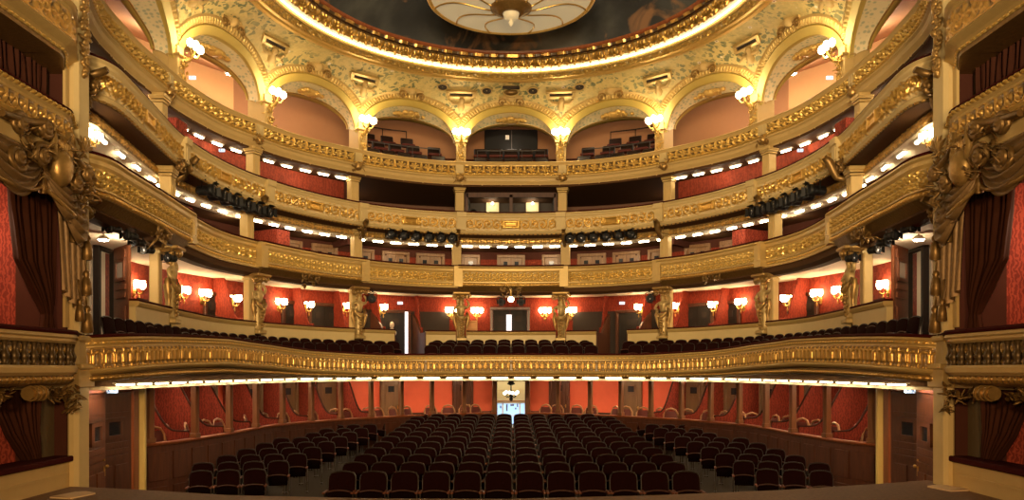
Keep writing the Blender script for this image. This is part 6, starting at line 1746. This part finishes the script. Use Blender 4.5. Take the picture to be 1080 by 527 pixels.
# open doorway of the side box near the stage pillar
for sg in (-1, 1):
    mx = lambda p: p if sg < 0 else 2 * CX - p
    q0, q1 = mx(103), mx(119)
    u0, u1 = sorted((C2.px(q0, W1 - .3), C2.px(q1, W1 - .3)))
    um = (u0 + u1) / 2; fr = C2.frame(um, W1 - .3); rz = C2.rz(um); w = u1 - u0
    DOORN[0] += 1
    r = bpy.data.objects.new('door_%d' % DOORN[0], None); COL.objects.link(r); r.location = fr(0, 0, 1.9); tag(r, 'open dark door of the side box next to the stage pillar, %s' % SIDE[sg], 'door', kind='structure')
    mb = MB()
    for s in (-1, 1): mb.box(fr(s * (w / 2 + .05), 0, 3.0), (.10, .12, 2.1), rz, bev=.01)
    mb.box(fr(0, 0, 4.03), (w + .2, .12, .12), rz, bev=.01); obj('frame', mb, M['door_dark'], r)
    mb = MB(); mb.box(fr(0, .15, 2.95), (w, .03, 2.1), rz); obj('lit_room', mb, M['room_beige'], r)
    H_, E_ = (-7.70 * -sg * -1, 15.2), (-7.09 * -sg * -1, 14.55)
    H_, E_ = (sg * 7.70, 15.2), (sg * 7.09, 14.55)
    ang = atan2(E_[1] - H_[1], E_[0] - H_[0]); Lw = sqrt((E_[0] - H_[0]) ** 2 + (E_[1] - H_[1]) ** 2)
    nx_, ny_ = (sin(ang), -cos(ang)) if sg < 0 else (-sin(ang), cos(ang))
    if ny_ > 0: nx_, ny_ = -nx_, -ny_
    def lq(a, b, z): return (lerp(H_[0], E_[0], a) + nx_ * b, lerp(H_[1], E_[1], a) + ny_ * b, z)
    mb = MB(); mb.box(lq(.5, 0, 2.95), (Lw, .05, 2.1), ang, bev=.008)
    for z, h in ((3.84, .16), (3.22, .10), (3.06, .10), (2.45, .8)): mb.box(lq(.5, .035, z), (Lw * .68, .03, h), ang)
    for a_, w_, z, h in ((.5, .6, 3.72, .06), (.5, .6, 3.36, .06), (.24, .08, 3.54, .40), (.76, .08, 3.54, .40)): mb.box(lq(a_, .04, z), (Lw * w_, .04, h), ang)
    leaf = obj('leaf', mb, M['mahogany'], r)
    mb = MB(); mb.box(lq(.5, .03, 3.54), (Lw * .42, .02, .30), ang); obj('window', mb, M['glass_lit'], leaf)
    r2 = thing('box_armchair', 'dark chair in front of the open side-box door, %s side' % SIDE[sg], 'chair', fr(0, -.7, 1.9), rz)
    mb = MB(); mb.box((0, 0, .9), (.5, .08, .5), bev=.02); obj('backrest', mb, M['black_velvet'], r2, local=True)
    mb = MB(); mb.box((0, -.2, .62), (.5, .45, .1), bev=.02); obj('seat', mb, M['black_velvet'], r2, local=True)
    for xx in (-.2, .2):
        mb = MB(); mb.tube([(xx, .0, .0), (xx, 0, .7)], .025, 6); obj('leg', mb, M['black_velvet'], r2, local=True)
# ------------------------------------------------------------------ camera, lamps and added fill lights, render settings
cam = bpy.data.cameras.new('camera'); co = bpy.data.objects.new('camera', cam); COL.objects.link(co)
co.location = (0, 0, EYE); co.rotation_euler = (pi / 2, 0, 0)
cam.sensor_fit = 'HORIZONTAL'; cam.sensor_width = 36.0; cam.lens = 36.0 * F / 1080
cam.shift_y = (HY - 263.5) / 1080; cam.shift_x = (540 - CX) / 1080
cam.clip_end = 200
sc_ = bpy.context.scene
sc_.camera = co
def lamp(name, typ, loc, power, color=(1, .82, .55), size=.3, rot=(0, 0, 0), spot=None):
    d = bpy.data.lights.new(name, typ); d.energy = power; d.color = color
    if typ == 'AREA': d.size = size
    else: d.shadow_soft_size = size
    if spot: d.spot_size = spot; d.spot_blend = .45
    o = bpy.data.objects.new(name, d); COL.objects.link(o); o.location = loc; o.rotation_euler = rot
    return o
# unseen fill spots added behind the camera, for the upper tiers and the lower walls
for k, x in enumerate((-1.5, 0, 1.5)):
    lamp('stage_fill_light', 'SPOT', (x, -1.0, 4.5), TIER_FILL_W, (1, .74, .42), .4, (math.radians(104), 0, 0), 1.08)
for x in (-1.5, 1.5):
    lamp('stage_low_fill', 'SPOT', (x, -2.0, 2.4), LOW_FILL_W, (1, .60, .26), .3, (math.radians(88), 0, 0), 1.3)
# lamps in the topmost gallery
for sg in (-1, 1):
    for px, Y in ((150, 16.0), (235, 20.0), (310, 23.5)):
        q = px if sg < 0 else 2 * CX - px
        u = C4.px(q, 2.2); x, y, _, _ = C4.at(u, 2.2)
        lamp('gallery_lamp_fill', 'POINT', (x, y, 9.6), GAL_W, (1, .80, .58), .4)
for u in (-2.2, 0, 2.2):
    x, y, _, _ = C4.at(u, 2.4); lamp('gallery_lamp_fill', 'POINT', (x, y, 9.5), GAL_W * .10, (1, .80, .58), .15)
# unseen fill added to brighten the red-walled galleries
for sg in (-1, 1):
    for px in (150, 230, 320):
        q = px if sg < 0 else 2 * CX - px
        u = C3.px(q, .8); x, y, _, _ = C3.at(u, .8); lamp('upper_fill', 'POINT', (x, y, Z4 - .95), 5, (1, .75, .5), .1)
    x, y, _, _ = C3.at(sg * 4.2, 2.6); lamp('upper_fill', 'POINT', (x, y, Z4 - 1.0), 26, (1, .7, .5), .1)
    lamp('side_box_fill', 'POINT', (sg * 7.0, 14.0, 3.75), 22, (1, .76, .48), .12)  # added to brighten the side box behind the spotlights
    # room of the great stage box
    lamp('stage_box_lamp', 'POINT', (sg * 7.4, 10.2, 3.6), 42, (1, .62, .38), .12)
    lamp('stage_box_lamp', 'POINT', (sg * 7.5, 9.6, 1.2), 1.5, (1, .62, .38), .1)
    lamp('stage_box_lamp', 'POINT', (sg * 7.5, 9.6, 5.7), 3.0, (1, .62, .38), .1)
for sg in (-1, 1):
    for px in (240, 330, 420, 500):
        q = px if sg < 0 else 2 * CX - px
        u = C2.px(q, 1.3); x, y, _, _ = C2.at(u, 1.3); lamp('gallery_lamp_fill', 'POINT', (x, y, Z3 - 1.15), 6, (1, .78, .5), .1)  # unseen points added to lift the red wall behind the golden balcony
for x in (-1, 1):
    lamp('booth_light', 'POINT', (x * .67, C3.at(0, .9)[1] + 1.15, Z3 + .66), 5, (1, .8, .55), .04)
lamp('foyer_light', 'POINT', (0, 31.5, 2.2), 120, (1, .88, .62), .2)
w = bpy.data.worlds.new('world'); sc_.world = w; w.use_nodes = True
w.node_tree.nodes['Background'].inputs[0].default_value = (1, .8, .55, 1); w.node_tree.nodes['Background'].inputs[1].default_value = .006
sc_.view_settings.view_transform = 'Standard'; sc_.view_settings.look = 'None'
sc_.view_settings.exposure = EXPO; sc_.view_settings.gamma = 1.0
try: sc_.view_settings.use_curve_mapping = False
except Exception: pass
cy = sc_.cycles
cy.use_denoising = True
try: cy.denoiser = 'OPENIMAGEDENOISE'
except Exception: pass
cy.max_bounces = 6; cy.diffuse_bounces = 4; cy.glossy_bounces = 3; cy.transmission_bounces = 2
cy.sample_clamp_indirect = 6.0
cy.use_light_tree = True
cy.caustics_reflective = False; cy.caustics_refractive = False
